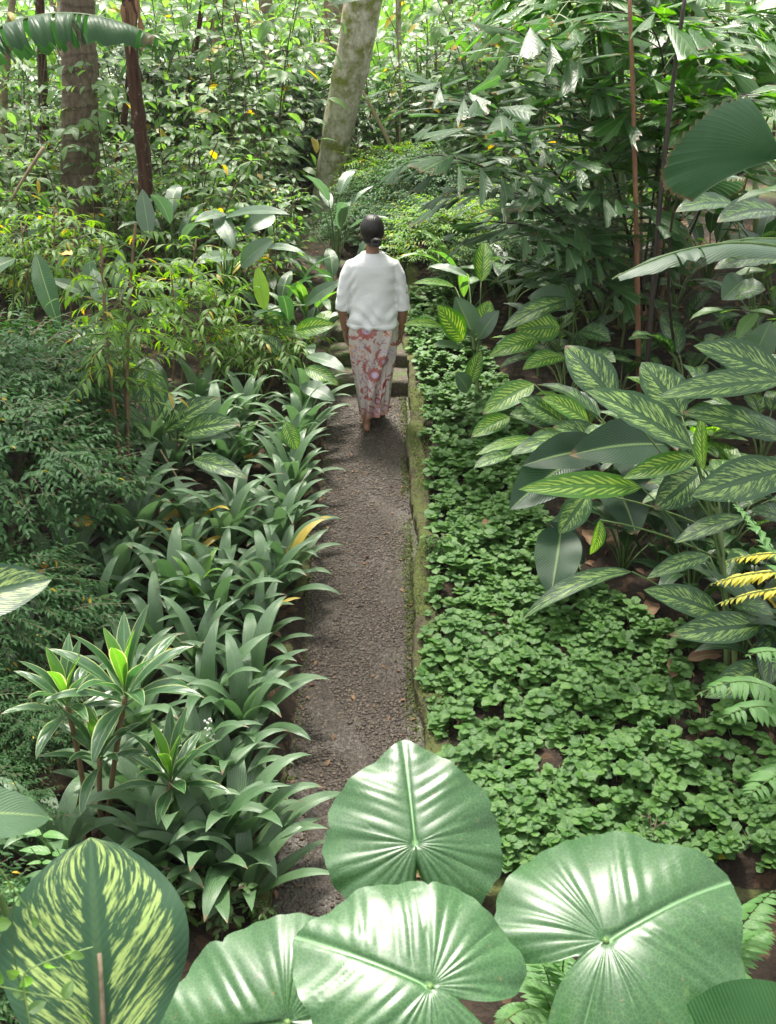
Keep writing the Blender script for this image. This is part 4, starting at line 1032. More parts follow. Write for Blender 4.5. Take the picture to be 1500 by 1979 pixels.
K = {
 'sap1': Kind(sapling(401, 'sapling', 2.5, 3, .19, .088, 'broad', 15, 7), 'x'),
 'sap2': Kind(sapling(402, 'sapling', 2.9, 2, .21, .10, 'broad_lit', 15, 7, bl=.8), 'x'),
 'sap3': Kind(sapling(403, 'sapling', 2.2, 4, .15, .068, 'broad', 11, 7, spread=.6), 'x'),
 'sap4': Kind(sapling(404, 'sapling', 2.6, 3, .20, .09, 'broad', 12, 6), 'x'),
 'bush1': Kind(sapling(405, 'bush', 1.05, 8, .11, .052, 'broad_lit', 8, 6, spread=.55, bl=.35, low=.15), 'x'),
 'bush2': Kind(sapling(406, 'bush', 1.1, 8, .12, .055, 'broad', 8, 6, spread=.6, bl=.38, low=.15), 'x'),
 'bush4': Kind(sapling(408, 'bush', 1.9, 9, .15, .07, 'broad_dark', 14, 7, spread=.8, bl=.55, low=.1), 'x'),  # dense dark bush added to make pockets of shade in the thicket
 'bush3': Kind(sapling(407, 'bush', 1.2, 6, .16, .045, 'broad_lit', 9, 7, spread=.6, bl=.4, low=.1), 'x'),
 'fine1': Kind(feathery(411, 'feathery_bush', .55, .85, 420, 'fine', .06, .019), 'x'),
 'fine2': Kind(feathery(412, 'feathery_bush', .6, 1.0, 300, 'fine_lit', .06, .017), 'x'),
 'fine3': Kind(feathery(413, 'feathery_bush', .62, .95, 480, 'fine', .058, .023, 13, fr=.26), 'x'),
 'long1': Kind(longleaf(421, 'broad_leaf_clump', 9, .55, .15, .75, 'grey'), 'x'),
 'long2': Kind(longleaf(422, 'broad_leaf_clump', 11, .50, .11, .55, 'broad', .5, 1.3), 'x'),
 'long3': Kind(longleaf(423, 'broad_leaf_clump', 10, .42, .13, .5, 'broad_dark', .5, 1.1), 'x'),
}
def P(kind, px, y, label, s=1.0, dz=0.0, group=None):
    x = xat(px, y); z = float(gz(x, y)); return K[kind].put((x, y, z + dz - .02), label, s, group=group)

# ---- left foreground feathery bushes
P('fine1', 60, 6.6, 'upper dark feathery bush at the left edge, behind the other feathery bushes', 1.25)
P('fine3', 25, 5.45, 'rounded glossy feathery bush at the left edge, overhanging the strap leaved bed', 1.10)
P('fine1', 20, 4.55, 'low dark feathery bush at the left edge, behind the cordylines', .85)
P('fine1', 175, 7.2, 'small feathery bush with yellowing tips beside the twin thin stems', .75)
P('fine3', -70, 6.0, 'feathery bush cut by the left picture edge', 1.2)
# ---- thin stemmed shrubs with light feathery crowns over the striped dieffenbachia
def airy(label, feet, seed, mat='fine_lit', top=None):
    """several bare thin stems carrying an airy spread of narrow leaves"""
    random.seed(seed); f0 = np.asarray(feet[0][0]); t = thing('thin_stemmed_shrub', label, 'shrub', f0); D = []; Up = []; Pp = []; Sc = []; mt = MB()
    for f, hd, r in feet:
        st = bez(f, (np.asarray(f) + hd) / 2 + [U(-.08, .08), U(-.05, .05), 0], hd, 14); stalk(t, f0, st, [r, r * .55], M['stem_brown'], 'stem', 7)
        for i in range(20):
            q = .50 + .5 * (i + .5) / 20; p = st[min(13, int(q * 13))]; az = 2.4 * i + U(-.4, .4); l = U(.22, .5); tip = p + sph(az, U(-.1, .6)) * l
            b = bez(p, (p + tip) / 2 + [0, 0, .05], tip - [0, 0, .15 * l], 9); mt.add(*tube(b - f0, [.004, .0015], 4))
            for j in range(11):
                k = min(8, int((.2 + .8 * j / 10) * 8)); d0 = b[min(8, k + 1)] - b[max(0, k - 1)]; d0 /= np.linalg.norm(d0)
                sd = np.cross(d0, [0, 0, 1]); sd /= np.linalg.norm(sd) + 1e-6; sg = 1 if j % 2 else -1
                D.append(d0 * U(.6, .9) + sd * sg * (U(.5, .9) if j < 10 else 0) + [0, 0, U(-.5, .1)]); Up.append([U(-.4, .4), U(-.4, .4), 1]); Pp.append(b[k] - f0); Sc.append(U(.7, 1.25))
    mt.build('twigs', M['twig'], t)
    mb = MB(); mb.many(leaf(.105, .024, 5, 2, prof(.4, 1.0), fold=.4, droop=.8), frames(np.array(D), np.array(Up)), np.array(Pp), np.array(Sc)); mb.build('foliage', M[mat], t); return t
g1 = ground_at(243, 965)
airy('shrub on twin thin bare stems left of the path, airy narrow leaves on top', [(g1, near_pt(195, 470, g1, .1), .014), (g1 + [.03, .02, 0], near_pt(262, 430, g1, .2), .014), (g1 + [-.02, .06, 0], near_pt(228, 560, g1, .3), .009)], 51)
g2 = gpt(xat(330, 7.6), 7.6)
airy('airy narrow leaved shrub just right of the twin stems', [(g2, near_pt(330, 520, g2, .2), .010), (g2 + [.1, .1, 0], near_pt(420, 560, g2, .2), .009), (g2 + [.05, .2, 0], near_pt(380, 460, g2, .4), .010)], 52)
g3 = gpt(xat(490, 7.9), 7.9)
airy('low airy narrow leaved shrub nearest the walker on the left', [(g3, near_pt(470, 640, g3, .1), .009), (g3 + [.1, 0, 0], near_pt(545, 660, g3, 0), .009), (g3 + [-.1, .2, 0], near_pt(400, 660, g3, .2), .009), (g3 + [.05, .2, 0], near_pt(510, 610, g3, .3), .008)], 53)
g4 = gpt(xat(60, 8.2), 8.2)
airy('narrow leaved shrub on several thin stems at the left edge behind the feathery bushes', [(g4, near_pt(40, 430, g4, .2), .011), (g4 + [.12, .1, 0], near_pt(105, 400, g4, .3), .011), (g4 + [-.2, .1, 0], near_pt(-20, 420, g4, .3), .011), (g4 + [.3, .2, 0], near_pt(150, 420, g4, .3), .010)], 54, 'fine_lit')

# ---- broad grey leaf plants (left middle) and single leaves the photo shows clearly
def leafplant(name, label, foot, lv, cat='plant'):
    foot = np.asarray(foot, float); t = thing(name, label, cat, foot)
    for tx, ty, bx, by, dt, db, w, mt, o in lv:
        b = at(bx, by, db); pleaf(t, foot, at(tx, ty, dt), b, w * (dt + db) / 2 / F, M[mt], o.get('droop', .6), o.get('fold', .25), o.get('hint', (0, -.5, .85)), wave=.02, label=o.get('label'))
        stalk(t, foot, bez(foot, (foot + b) / 2 + [0, 0, .12], b, 9), [.010, .006], M['stem'], 'petiole', 5)
    return t
leafplant('heliconia', 'pale leaved heliconia left of the walker, its broad silvery leaves catching the light', gpt(xat(440, 8.9), 8.9), [
    (560, 415, 430, 425, 8.0, 8.4, 34, 'grey', {}), (375, 430, 440, 415, 8.2, 8.4, 30, 'grey', {}), (452, 482, 420, 415, 8.2, 8.4, 38, 'grey', dict(hint=(.2, -.9, .4))),
    (470, 450, 530, 415, 8.2, 8.4, 40, 'grey', dict(hint=(.1, -.8, .5))), (530, 462, 465, 515, 8.0, 8.2, 42, 'grey', dict(hint=(.2, -.7, .6))),
    (378, 510, 452, 498, 8.0, 8.2, 40, 'grey', {}), (590, 490, 500, 480, 8.2, 8.4, 22, 'grey', {}), (660, 545, 590, 590, 7.9, 8.1, 32, 'grey', dict(hint=(-.1, -.7, .6)))])
leafplant('heliconia', 'heliconia with upright grey green leaves among the thin stems at left', gpt(xat(190, 8.4), 8.4), [
    (172, 490, 180, 585, 7.8, 7.9, 34, 'grey', dict(hint=(.1, -.95, .2), droop=.2)), (205, 610, 180, 520, 7.7, 7.8, 34, 'grey', dict(hint=(.1, -.95, .2), droop=.3)),
    (235, 480, 232, 585, 8.2, 8.2, 34, 'grey', dict(hint=(-.1, -.95, .2), droop=.2)), (275, 365, 290, 460, 8.6, 8.6, 38, 'grey', dict(hint=(-.1, -.95, .2), droop=.2)), (150, 700, 172, 640, 7.5, 7.6, 40, 'grey', {})])
leafplant('banana_sucker', 'young banana with a dark green blade hanging straight down at the left', gpt(xat(30, 8.0), 8.0), [
    (118, 640, 70, 490, 7.3, 7.5, 44, 'dark_hang', dict(hint=(.15, -.98, .08), droop=.35)), (-60, 560, 30, 500, 7.3, 7.5, 50, 'dark_hang', {}), (200, 590, 95, 540, 7.9, 7.8, 30, 'dark_hang', {})])
leafplant('lime_leaf_plant', 'single glowing lime green upright leaf left of the walker', gpt(xat(515, 8.3), 8.3), [(498, 512, 512, 600, 8.0, 8.0, 30, 'lime', dict(hint=(0, -1, .1), droop=.15, fold=.1))])
fo = gpt(2.6, 4.6); t = thing('overhead_leaf_plant', 'dark leaves hanging in from the top picture edge above the leaning trunk', 'plant', fo)
for tx, ty, bx, by, w in ((630, 12, 860, -22, 60), (1010, 5, 800, -30, 44)):
    b = at(bx, by, 5.0); pleaf(t, fo, at(tx, ty, 5.0), b, w * 5 / F, M['dark_hang'], .5, .2, (0, -.6, .8))
    stalk(t, fo, bez(fo, [fo[0], fo[1], b[2] + 1.2], b, 14), [.014, .007], M['stem'], 'petiole')
# ================================================================== THICKET BEHIND
random.seed(77)
def band(kinds, spots, label, group, sc=(.85, 1.15)):
    for i, (px, y) in enumerate(spots):
        P(kinds[i % len(kinds)], px + U(-15, 15), y + U(-.2, .2), label, U(*sc), group=group)
# left, behind the airy shrubs
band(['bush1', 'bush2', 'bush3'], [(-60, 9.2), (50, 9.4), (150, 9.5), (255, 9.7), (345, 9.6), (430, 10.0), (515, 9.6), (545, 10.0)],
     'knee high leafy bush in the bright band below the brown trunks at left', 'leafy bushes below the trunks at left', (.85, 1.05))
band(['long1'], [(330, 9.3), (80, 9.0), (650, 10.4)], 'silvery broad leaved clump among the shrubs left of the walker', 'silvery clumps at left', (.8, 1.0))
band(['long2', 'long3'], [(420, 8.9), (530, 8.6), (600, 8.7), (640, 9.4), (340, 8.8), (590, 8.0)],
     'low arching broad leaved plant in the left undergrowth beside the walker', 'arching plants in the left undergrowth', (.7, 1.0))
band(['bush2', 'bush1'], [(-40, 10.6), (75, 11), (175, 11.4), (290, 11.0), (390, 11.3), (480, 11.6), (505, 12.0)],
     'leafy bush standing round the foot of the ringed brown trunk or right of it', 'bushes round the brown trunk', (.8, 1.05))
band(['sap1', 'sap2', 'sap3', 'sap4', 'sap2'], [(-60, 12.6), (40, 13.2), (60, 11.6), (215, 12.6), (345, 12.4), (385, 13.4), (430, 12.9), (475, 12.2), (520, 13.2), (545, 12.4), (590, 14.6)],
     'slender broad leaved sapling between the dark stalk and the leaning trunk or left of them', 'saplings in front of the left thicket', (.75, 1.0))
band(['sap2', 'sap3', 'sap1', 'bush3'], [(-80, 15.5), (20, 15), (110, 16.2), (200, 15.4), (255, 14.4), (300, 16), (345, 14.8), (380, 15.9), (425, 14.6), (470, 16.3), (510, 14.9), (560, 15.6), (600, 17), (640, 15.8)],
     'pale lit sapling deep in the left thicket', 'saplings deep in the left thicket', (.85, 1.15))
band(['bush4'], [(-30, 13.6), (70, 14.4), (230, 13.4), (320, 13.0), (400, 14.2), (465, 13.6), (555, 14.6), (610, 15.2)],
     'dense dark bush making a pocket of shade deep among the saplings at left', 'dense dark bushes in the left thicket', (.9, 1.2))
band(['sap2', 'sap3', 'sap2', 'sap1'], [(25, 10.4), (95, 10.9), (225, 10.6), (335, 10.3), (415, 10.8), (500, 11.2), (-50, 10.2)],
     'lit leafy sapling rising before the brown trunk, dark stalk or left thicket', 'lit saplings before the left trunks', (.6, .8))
band(['sap1', 'sap2', 'sap3'], [(905, 12.0), (965, 12.3), (850, 12.8), (790, 13.2), (1030, 12.0)],
     'lit leafy sapling rising behind the low plants between the walker and the palm', 'lit saplings right of the walker', (.75, .95))
# straight ahead
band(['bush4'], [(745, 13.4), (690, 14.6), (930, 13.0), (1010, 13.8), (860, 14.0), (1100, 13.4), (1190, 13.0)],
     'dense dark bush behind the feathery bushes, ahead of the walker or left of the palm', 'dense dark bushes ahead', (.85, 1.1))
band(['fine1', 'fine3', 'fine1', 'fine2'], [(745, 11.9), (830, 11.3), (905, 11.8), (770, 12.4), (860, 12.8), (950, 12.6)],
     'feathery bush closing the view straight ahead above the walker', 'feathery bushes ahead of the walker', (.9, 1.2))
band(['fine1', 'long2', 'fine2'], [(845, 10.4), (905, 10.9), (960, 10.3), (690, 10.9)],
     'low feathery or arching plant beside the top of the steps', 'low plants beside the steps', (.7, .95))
band(['sap4', 'sap1', 'sap4'], [(720, 14.2), (800, 13.8), (880, 14.6), (770, 15.6)],
     'shaded sapling behind the leaning trunk, straight ahead', 'shaded saplings straight ahead', (.8, 1.0))
# right
band(['bush3', 'bush1', 'bush2'], [(1000, 11.4), (1070, 10.9), (1040, 12.4), (980, 13.2)],
     'leafy bush between the steps and the fishtail palm', 'bushes left of the fishtail palm', (.9, 1.15))
band(['sap2', 'sap3', 'sap2', 'sap1'], [(830, 17.5), (860, 16.5), (895, 14.6), (930, 15.4), (965, 14.2), (1000, 16.2), (1040, 14.8), (1080, 15.6), (1150, 14.6), (1230, 15.5), (1330, 14.6), (1420, 15.2), (1510, 14.2)],
     'yellow green sapling in the bright thicket behind the fishtail palm', 'bright saplings behind the fishtail palm', (.9, 1.15))
band(['long3', 'bush2', 'long3'], [(1180, 9.9), (1290, 9.6), (1370, 9.2), (1440, 9.0), (1130, 9.2), (1500, 8.6)],
     'dark leafy undergrowth plant at the foot of the palm stems', 'undergrowth at the foot of the palms', (.9, 1.2))
band(['fine1', 'fine2', 'long2', 'fine1', 'bush2'], [(800, 10.9), (850, 9.6), (890, 9.1), (945, 9.5), (1010, 9.9), (1060, 9.5), (980, 10.6), (925, 10.0), (1090, 10.2)],
     'low feathery or grassy plant in the strip between the steps and the palm', 'low plants left of the palm', (.7, .95))
band(['bush2', 'sap4', 'long3'], [(1560, 7.6), (1610, 6.2), (1640, 9.6), (1560, 11.2), (1400, 11.6), (1300, 12.2)],
     'dark leafy plant in the shade along the right picture edge or behind the palms', 'shade plants at right', (1.0, 1.3))
# ---- tree trunks
def bark(name, c1, c2, ring, c3=None, sc=8, rings=(1, 1, .5), lo=.5, hi=.6):
    g = G(name); pos = g.n('TexCoord', o=3)
    n1 = g.noise(g.n('Mapping', _Vector=pos, _Scale=rings), sc * 3, 6.0, .65); n2 = g.noise(pos, 2.4, 5.0, .6)
    col = g.mixc(g.mapr(n1, .32, .68), c1, c2)
    z = g.n('SeparateXYZ', pos).node.outputs[2]
    rg = g.math('SINE', g.math('ADD', g.math('MULTIPLY', z, 42.0), g.math('MULTIPLY', n2, 9.0)))
    col = g.mixc(g.math('MULTIPLY', g.mapr(rg, .7, 1.0), ring), col, (.05, .036, .026))
    if c3: col = g.mixc(g.mapr(g.noise(pos, 3.3, 6.0, .68), lo, hi), col, g.mixc(g.noise(pos, 60.0), tuple(q * .55 for q in c3), c3))
    wh = g.mapr(g.noise(pos, 17.0, 4.0, .7), .60, .68, 0, .55); col = g.mixc(wh, col, (.36, .33, .27))
    return g.done(g.bsdf(col, .85, g.bump(g.math('ADD', n1, g.math('MULTIPLY', rg, .25 * ring)), .8, .02), .2))
M['bark_ring'] = bark('ringed_bark', (.085, .062, .044), (.20, .155, .115), .5)
M['bark_pale'] = bark('pale_mossy_bark', (.36, .31, .25), (.66, .60, .51), .12, (.22, .24, .05), 9, (1, 1, .6), .47, .60)
M['bark_dark'] = bark('dark_fibrous_bark', (.022, .012, .009), (.10, .05, .03), .1, None, 9, (1, 1, .08))
M['bark_far'] = bark('far_bark', (.18, .135, .095), (.36, .28, .20), .2)
canopy_leaf = leaf(.24, .11, 4, 2, prof(.45, .8), fold=.3, droop=.7)
def trunk_mesh(pts, rad, k=18, rough=.03, nn=60):
    Pp = np.asarray(pts, float); t = np.linspace(0, 1, nn); tt = np.linspace(0, 1, len(Pp))
    C = np.stack([np.interp(t, tt, Pp[:, i]) for i in range(3)], -1)
    for _ in range(6): C[1:-1] = (C[:-2] + 2 * C[1:-1] + C[2:]) / 4
    V, Q, Uv = tube(C, rad, k); V = V.reshape(nn, k + 1, 3); a = np.linspace(0, 2 * pi, k + 1)
    s = 1 + rough * (np.sin(a * 3 + t[:, None] * 9) + .7 * np.sin(a * 5 - t[:, None] * 23) + .6 * np.sin(a * 2 + t[:, None] * 47))
    V = C[:, None] + (V - C[:, None]) * s[..., None]; return V.reshape(-1, 3), Q, Uv
def tree(label, pts, rad, mat, crown=None, group=None, name='tree', limbs=True, leafm='broad', nleaf=260, rough=.03, seed=0):
    random.seed(seed); org = np.asarray(pts[0], float); t = thing(name, label, 'tree', org, group)
    mb = MB(); V, Q, Uv = trunk_mesh(pts, rad, rough=rough); mb.add(V - org, Q, Uv); mb.build('trunk', M[mat], t)
    if crown:
        c, R = np.asarray(crown[0], float), np.asarray(crown[1], float); top = np.asarray(pts[-1], float); lm = MB(); ends = []
        for i in range(9):
            e = c + R * sph(2.4 * i, U(-.3, .9)) * U(.5, .9); b = bez(top - [0, 0, .3], (top + e) / 2 + [0, 0, .3], e, 10); lm.add(*tube(b - org, [rad[-1] * .5, .012], 6)); ends.append(e)
        lm.build('limbs', M[mat], t)
        cl = [ends[i % 9] + R * np.array([U(-.35, .35) for _ in range(3)]) for i in range(26)]
        Pn = np.array([cl[i % 26] + R * .24 * np.array([random.gauss(0, 1) for _ in range(3)]) for i in range(nleaf)])
        D = rng.normal(0, 1, (nleaf, 3)) * [1, 1, .4] - [0, 0, .4]; Up = rng.normal(0, .4, (nleaf, 3)) + [0, 0, 1]
        mb = MB(); mb.many(canopy_leaf, frames(D, Up), Pn - org, rng.uniform(.7, 1.2, nleaf)); mb.build('crown', M[leafm], t)
    return t
b = gpt(xat(158, 10.8), 10.8) - [0, 0, .1]; tp = near_pt(150, -60, b)
tree('thick straight brown tree trunk with faint rings at upper left', [b, near_pt(156, 250, b), near_pt(150, 60, b), tp, tp + [0, .1, 2.2]], [.22, .175, .160, .15, .14], 'bark_ring', (tp + [-.6, .8, 3.6], (2.2, 2.2, 1.2)), seed=1)
b = gpt(xat(622, 13.0), 13.0) - [0, 0, .1]; tp = near_pt(712, -40, b, -.2)
tree('leaning pale tree trunk patched with green moss, above the walker', [b, near_pt(628, 400, b, 0), near_pt(652, 250, b, -.1), near_pt(680, 120, b, -.15), tp, tp + [.9, -.3, 2.6]], [.13, .155, .18, .20, .21, .19], 'bark_pale', (tp + [1.0, .8, 4.2], (2.4, 2.4, 1.3)), rough=.045, seed=2)
b = gpt(xat(655, 17), 17) - [0, 0, .1]; tp = near_pt(648, -60, b)
tree('dim brown tree trunk just behind the leaning pale one', [b, near_pt(655, 250, b), tp, tp + [0, 0, 2]], [.24, .21, .19, .16], 'bark_far', (tp + [0, 0, 3.5], (2.5, 2.5, 1.3)), seed=3)
b = gpt(xat(292, 9.6), 9.6); tp = near_pt(242, -60, b)
tree('slender dark brown fibrous dead stalk with shredded top, right of the brown trunk', [b, near_pt(280, 330, b), near_pt(262, 180, b), tp], [.07, .062, .055, .05], 'bark_dark', name='dead_stalk', rough=.09)
sh = thing('dead_leaf', 'shredded reddish dead leaf hanging round the dark stalk at the top', 'dead leaf', near_pt(255, 40, b, -.1)); mbs = MB()
for i in range(16):
    mbs.add(*[q if k else q + [U(-.08, .08), U(-.05, .05), U(-.05, .2)] for k, q in enumerate(leaf(U(.12, .3), U(.02, .05), 6, 2, prof(.4, 1), e0=-1.2 - U(0, .4), droop=U(-.5, .6)))])
mbs.build('shred', M['dead'], sh)
for i, (px, y, lean, r, ht, mt, lab) in enumerate((
        (400, 18, 20, .12, 5, 'bark_far', 'thin far brown trunk left of the bright gap in the left thicket'), (565, 19, -60, .15, 5, 'bark_far', 'far trunk with a side limb left of the leaning pale one'),
        (425, 15, 15, .07, 4, 'bark_far', 'slim reddish trunk in the middle of the left thicket'), (100, 12, -25, .06, 4, 'bark_dark', 'thin dark trunk close left of the ringed brown one'),
        (130, 14, -10, .10, 4, 'bark_pale', 'pale slim trunk half hidden by the ringed brown one'), (20, 13, 10, .05, 4, 'bark_far', 'thin trunk near the top left corner'),
        (210, 12, 60, .04, 4, 'bark_dark', 'thin leaning dark trunk between the ringed trunk and the dark stalk'), (330, 14, 70, .04, 4, 'bark_dark', 'thin leaning dark trunk right of the dark stalk'),
        (780, 16, -10, .05, 4, 'bark_pale', 'thin pale trunk right of the leaning one'), (985, 17, -60, .05, 4, 'bark_far', 'thin leaning trunk behind the palm fronds'),
        (1035, 16, 20, .045, 4, 'stem_rust', 'thin rusty trunk left of the green cane bundle'), (1500, 13, 10, .10, 4, 'bark_far', 'trunk at the right edge behind the palms'))):
    b = gpt(xat(px, y), y) - [0, 0, .1]; tp = near_pt(px + lean, -60, b)
    tree(lab, [b, (b + tp) / 2 + [U(-.1, .1), 0, 0], tp, tp + [0, 0, 1.2]], [r, r * .85, r * .7, r * .6], mt, (tp + [0, 0, 2.2], (1.4, 1.4, .9)), nleaf=70, seed=20 + i, rough=.05)
# unseen trees added outside the view so their crowns shade the path
for i, (x, y, cx, cy, h, rx, ry, n) in enumerate(((-5.2, 5.0, -2.4, 6.9, 8.6, 3.0, 2.2, 650), (5.6, 5.0, 2.4, 7.0, 9.0, 3.2, 2.2, 2100), (6.2, 8.4, 3.6, 9.6, 9.4, 3.2, 2.6, 2300), (-6.0, 8.8, -2.4, 9.6, 9.2, 3.0, 2.2, 1500))):
    b = gpt(x, y) - [0, 0, .1]
    tree(['spreading shade tree left of the view beside the strap leaf bed', 'spreading shade tree right of the view beside the ferns', 'spreading shade tree right of the view beside the palms', 'spreading shade tree left of the view beyond the bushes'][i],
         [b, b + [(cx - x) * .1, 0, h * .4], b + [(cx - x) * .35, (cy - y) * .3, h * .75]], [.26, .2, .13], 'bark_far', (np.array([cx, cy, h]), (rx, ry, 1.3)), nleaf=n, seed=90 + i, leafm='broad')
# leaning pole and hanging vine right of the leaning trunk
b = gpt(xat(815, 12.6), 12.6); tp = near_pt(700, 175, b)
tt = thing('leaning_pole', 'thin pale pole slanting down to the right from the leaning mossy trunk', 'pole', b); stalk(tt, b, bez(b, (b + tp) / 2 + [.08, 0, .05], tp, 12), [.028, .018], M['stem_tan'])
a = near_pt(766, 20, b, .2); e = near_pt(772, 330, b, .2)
tt = thing('hanging_vine', 'thin pale vine hanging straight down right of the leaning trunk', 'vine', a + [0, 0, 1.5]); stalk(tt, a + [0, 0, 1.5], [a + [0, 0, 1.5], a, (a + e) / 2 + [.03, 0, 0], e, e - [0, 0, .8]], .010, M['stem_tan'])
tt = thing('fallen_branch', 'pale dead branch slanting through the bushes at the left edge', 'branch', near_pt(20, 390, b, -3.5)); o = near_pt(20, 390, b, -3.5); stalk(tt, o, bez(o, near_pt(50, 335, b, -3.5), near_pt(85, 285, b, -3.5), 8), [.012, .018], M['stem_tan'], 'branch')
tt = thing('fallen_branch', 'thin pale dead stick leaning in the shade below the left striped leaves', 'branch', at(355, 945, 6.6)); o = at(355, 945, 6.6); stalk(tt, o, bez(o, at(335, 910, 6.6), at(310, 870, 6.6), 8), [.008, .006], M['stem_tan'], 'branch')

# ---- trees and forest beyond
random.seed(9)
fs = [(-9, 19), (-6.2, 23), (-3.6, 21), (-1.2, 24), (1.4, 22), (3.6, 20), (6, 23), (8.8, 19), (-8, 30), (-4.5, 32), (-1, 30), (2.8, 33), (6.4, 30), (10.5, 31), (-13, 27), (14, 26)]
for i, (x, y) in enumerate(fs):
    b = gpt(x + U(-.5, .5), y) - [0, 0, .1]; h = U(5.5, 8)
    tree('tall tree in the pale sunlit forest beyond the thicket', [b, b + [U(-.3, .3), 0, h * .5], b + [U(-.5, .5), 0, h * .8]], [U(.12, .22), .12, .08], 'bark_far',
         (b + [0, 0, h * .62], (2.2, 2.2, h * .42)), 'trees in the forest beyond', nleaf=650, leafm='broad_lit' if i % 3 else 'broad', seed=60 + i)
for i in range(26):
    x = -12 + 24 * i / 25 + U(-.5, .5); y = U(18.5, 27)
    K[('sap2', 'bush1', 'sap3', 'sap1')[i % 4]].put(gpt(x, y), 'undergrowth bush or sapling in the sunlit forest beyond the thicket', U(1.1, 1.5), group='undergrowth in the forest beyond')
n = 12000
X = rng.uniform(-34, 34, n); Y = 40 + rng.normal(0, 4, n) + .012 * X ** 2; Zb = gz(X, Y)
Hh = rng.random(n) ** .8 * (5 + 2.0 * np.sin(X * .5) + 1.5 * np.sin(X * 1.7))
D = rng.normal(0, 1, (n, 3)) - [0, 0, .6]; Up = rng.normal(0, .5, (n, 3)) + [0, -.3, 1]
mb = MB(); mb.many(leaf(.62, .34, 3, 2, prof(.45, .8), fold=.3, droop=.6), frames(D, Up), np.stack([X, Y, Zb + Hh], -1), rng.uniform(.6, 1.5, n))
tag(mb.build('forest', M['broad_lit']), kind='stuff')

# ---- right edge ferns, yellow serrated leaf
def fern_frond(mb, a, c, b, w, n=22, ser=0, m=0):
    C = bez(a, c, b, 40); D = np.gradient(C, axis=0); D /= np.linalg.norm(D, axis=1, keepdims=True); mb.add(*tube(C, [.004, .0015], 4), m=1)
    d_, u_, p_, s_ = [], [], [], []
    for i in range(n):
        q = .12 + .86 * i / (n - 1); k = int(q * 39); sd = np.cross(D[k], [0, 0, 1.0]); sd /= np.linalg.norm(sd)
        for sg in (-1, 1):
            d_.append(sd * sg * (1 - .35 * ser) + D[k] * (.55 + .75 * ser) + [0, 0, -.15 - .2 * ser * U(0, 1)]); u_.append([U(-.1, .1), -.1, 1]); p_.append(C[k]); s_.append(w * (sin(pi * min(1, .12 + q * .88)) ** .8 + .06) * U(.9 - .25 * ser, 1.1 + .15 * ser))
    mb.many(leaf(1, .34, 6, 2, prof(.3, .8), fold=.15, droop=.7), frames(np.array(d_), np.array(u_)), np.array(p_), np.array(s_), m=m)
def fern(label, foot, fr, w, mat='fern', n=22, lab2=None):
    foot = np.asarray(foot, float); t = thing('fern', label, 'fern', foot)
    for a_, b_, up in fr:
        mb = MB(); fern_frond(mb, np.zeros(3) + a_ - foot, (a_ + b_) / 2 + [0, 0, up] - foot, b_ - foot, w, n); mb.build('frond', [M[mat], M['stem']], t)
    return t
fo = gpt(1.9, 3.4); a = at(1560, 1210, 3.6)
fern('light green fern reaching in from the right picture edge', fo, [(fo, at(1385, 1395, 3.5), .55), (fo, at(1345, 1345, 3.7), .62), (fo, at(1430, 1555, 3.3), .45), (fo, at(1400, 960, 3.6), .55), (fo, at(1440, 1270, 3.5), .6)], .13, 'fern', 26)
t = thing('golden_shrub', 'bright golden yellow serrated leaf sprays at the right edge above the ferns', 'plant', fo + [.15, 0, 0])
for a_, b_, w in ((at(1560, 1110, 3.4), at(1372, 1130, 3.3), .055), (at(1560, 1140, 3.35), at(1378, 1172, 3.2), .05), (at(1580, 1080, 3.5), at(1400, 1085, 3.4), .05)):
    mb = MB(); fern_frond(mb, a_ - fo - [.15, 0, 0], (a_ + b_) / 2 + [0, 0, .05] - fo - [.15, 0, 0], b_ - fo - [.15, 0, 0], w * U(.8, 1.2), 15, 1); mb.build('leaf', [M['yellow'], M['stem']], t)
stalk(t, fo + [.15, 0, 0], bez(fo + [.15, 0, 0], at(1600, 1400, 3.5), at(1560, 1110, 3.4), 8), .007, M['stem'])
f_ = gpt(.62, 2.75)
fern('fern with bright fronds under the near elephant ear leaves', f_, [(f_, at(1000, 1900, 2.9), .2), (f_, at(1020, 1850, 3.0), .25), (f_, at(1180, 1960, 2.75), .2), (f_, at(1090, 1850, 3.05), .22), (f_, at(960, 1990, 2.8), .2)], .085, 'fern', 24)
f_ = gpt(1.15, 2.8)
fern('bright fern in the bottom right between the elephant ear and the bare soil', f_, [(f_, at(1490, 1800, 2.8), .2), (f_, at(1320, 1950, 2.7), .2), (f_, at(1440, 1900, 2.75), .2), (f_, at(1500, 1720, 2.9), .2), (f_, at(1250, 1640, 3.2), .25)], .085, 'fern', 24)
f_ = gpt(-.95, 2.7)
fern('soft light green weeds at the left edge below the grey leaf', f_, [(f_, at(20, 1500, 2.8), .2), (f_, at(60, 1640, 2.7), .2), (f_, at(10, 1700, 2.6), .2), (f_, at(110, 1640, 2.9), .2), (f_, at(30, 1800, 2.5), .15)], .11, 'fern', 12)
# little weeds at the front of the strap bed
sp = Kind(sapling(431, 'weed', .22, 4, .055, .03, 'broad', 6, 3, spread=.12, bl=.08, low=.3), 'x')
for px, py, s, lab in ((375, 1755, 1.0, 'small leafy weed at the front end of the strap leaved bed'), (440, 1790, .8, 'smaller leafy weed right of the first, near the path'), (500, 1790, .55, 'tiny weed closest to the path in front of the strap bed'), (330, 1800, .9, 'small leafy weed just behind the splashed leaf'),
        (1255, 1640, .6, 'pale seedling at the front kerb of the ground cover'), (835, 1075, .7, 'round leaved seedling on the kerb beside the path')):
    sp.put(ground_at(px, py), lab, s)

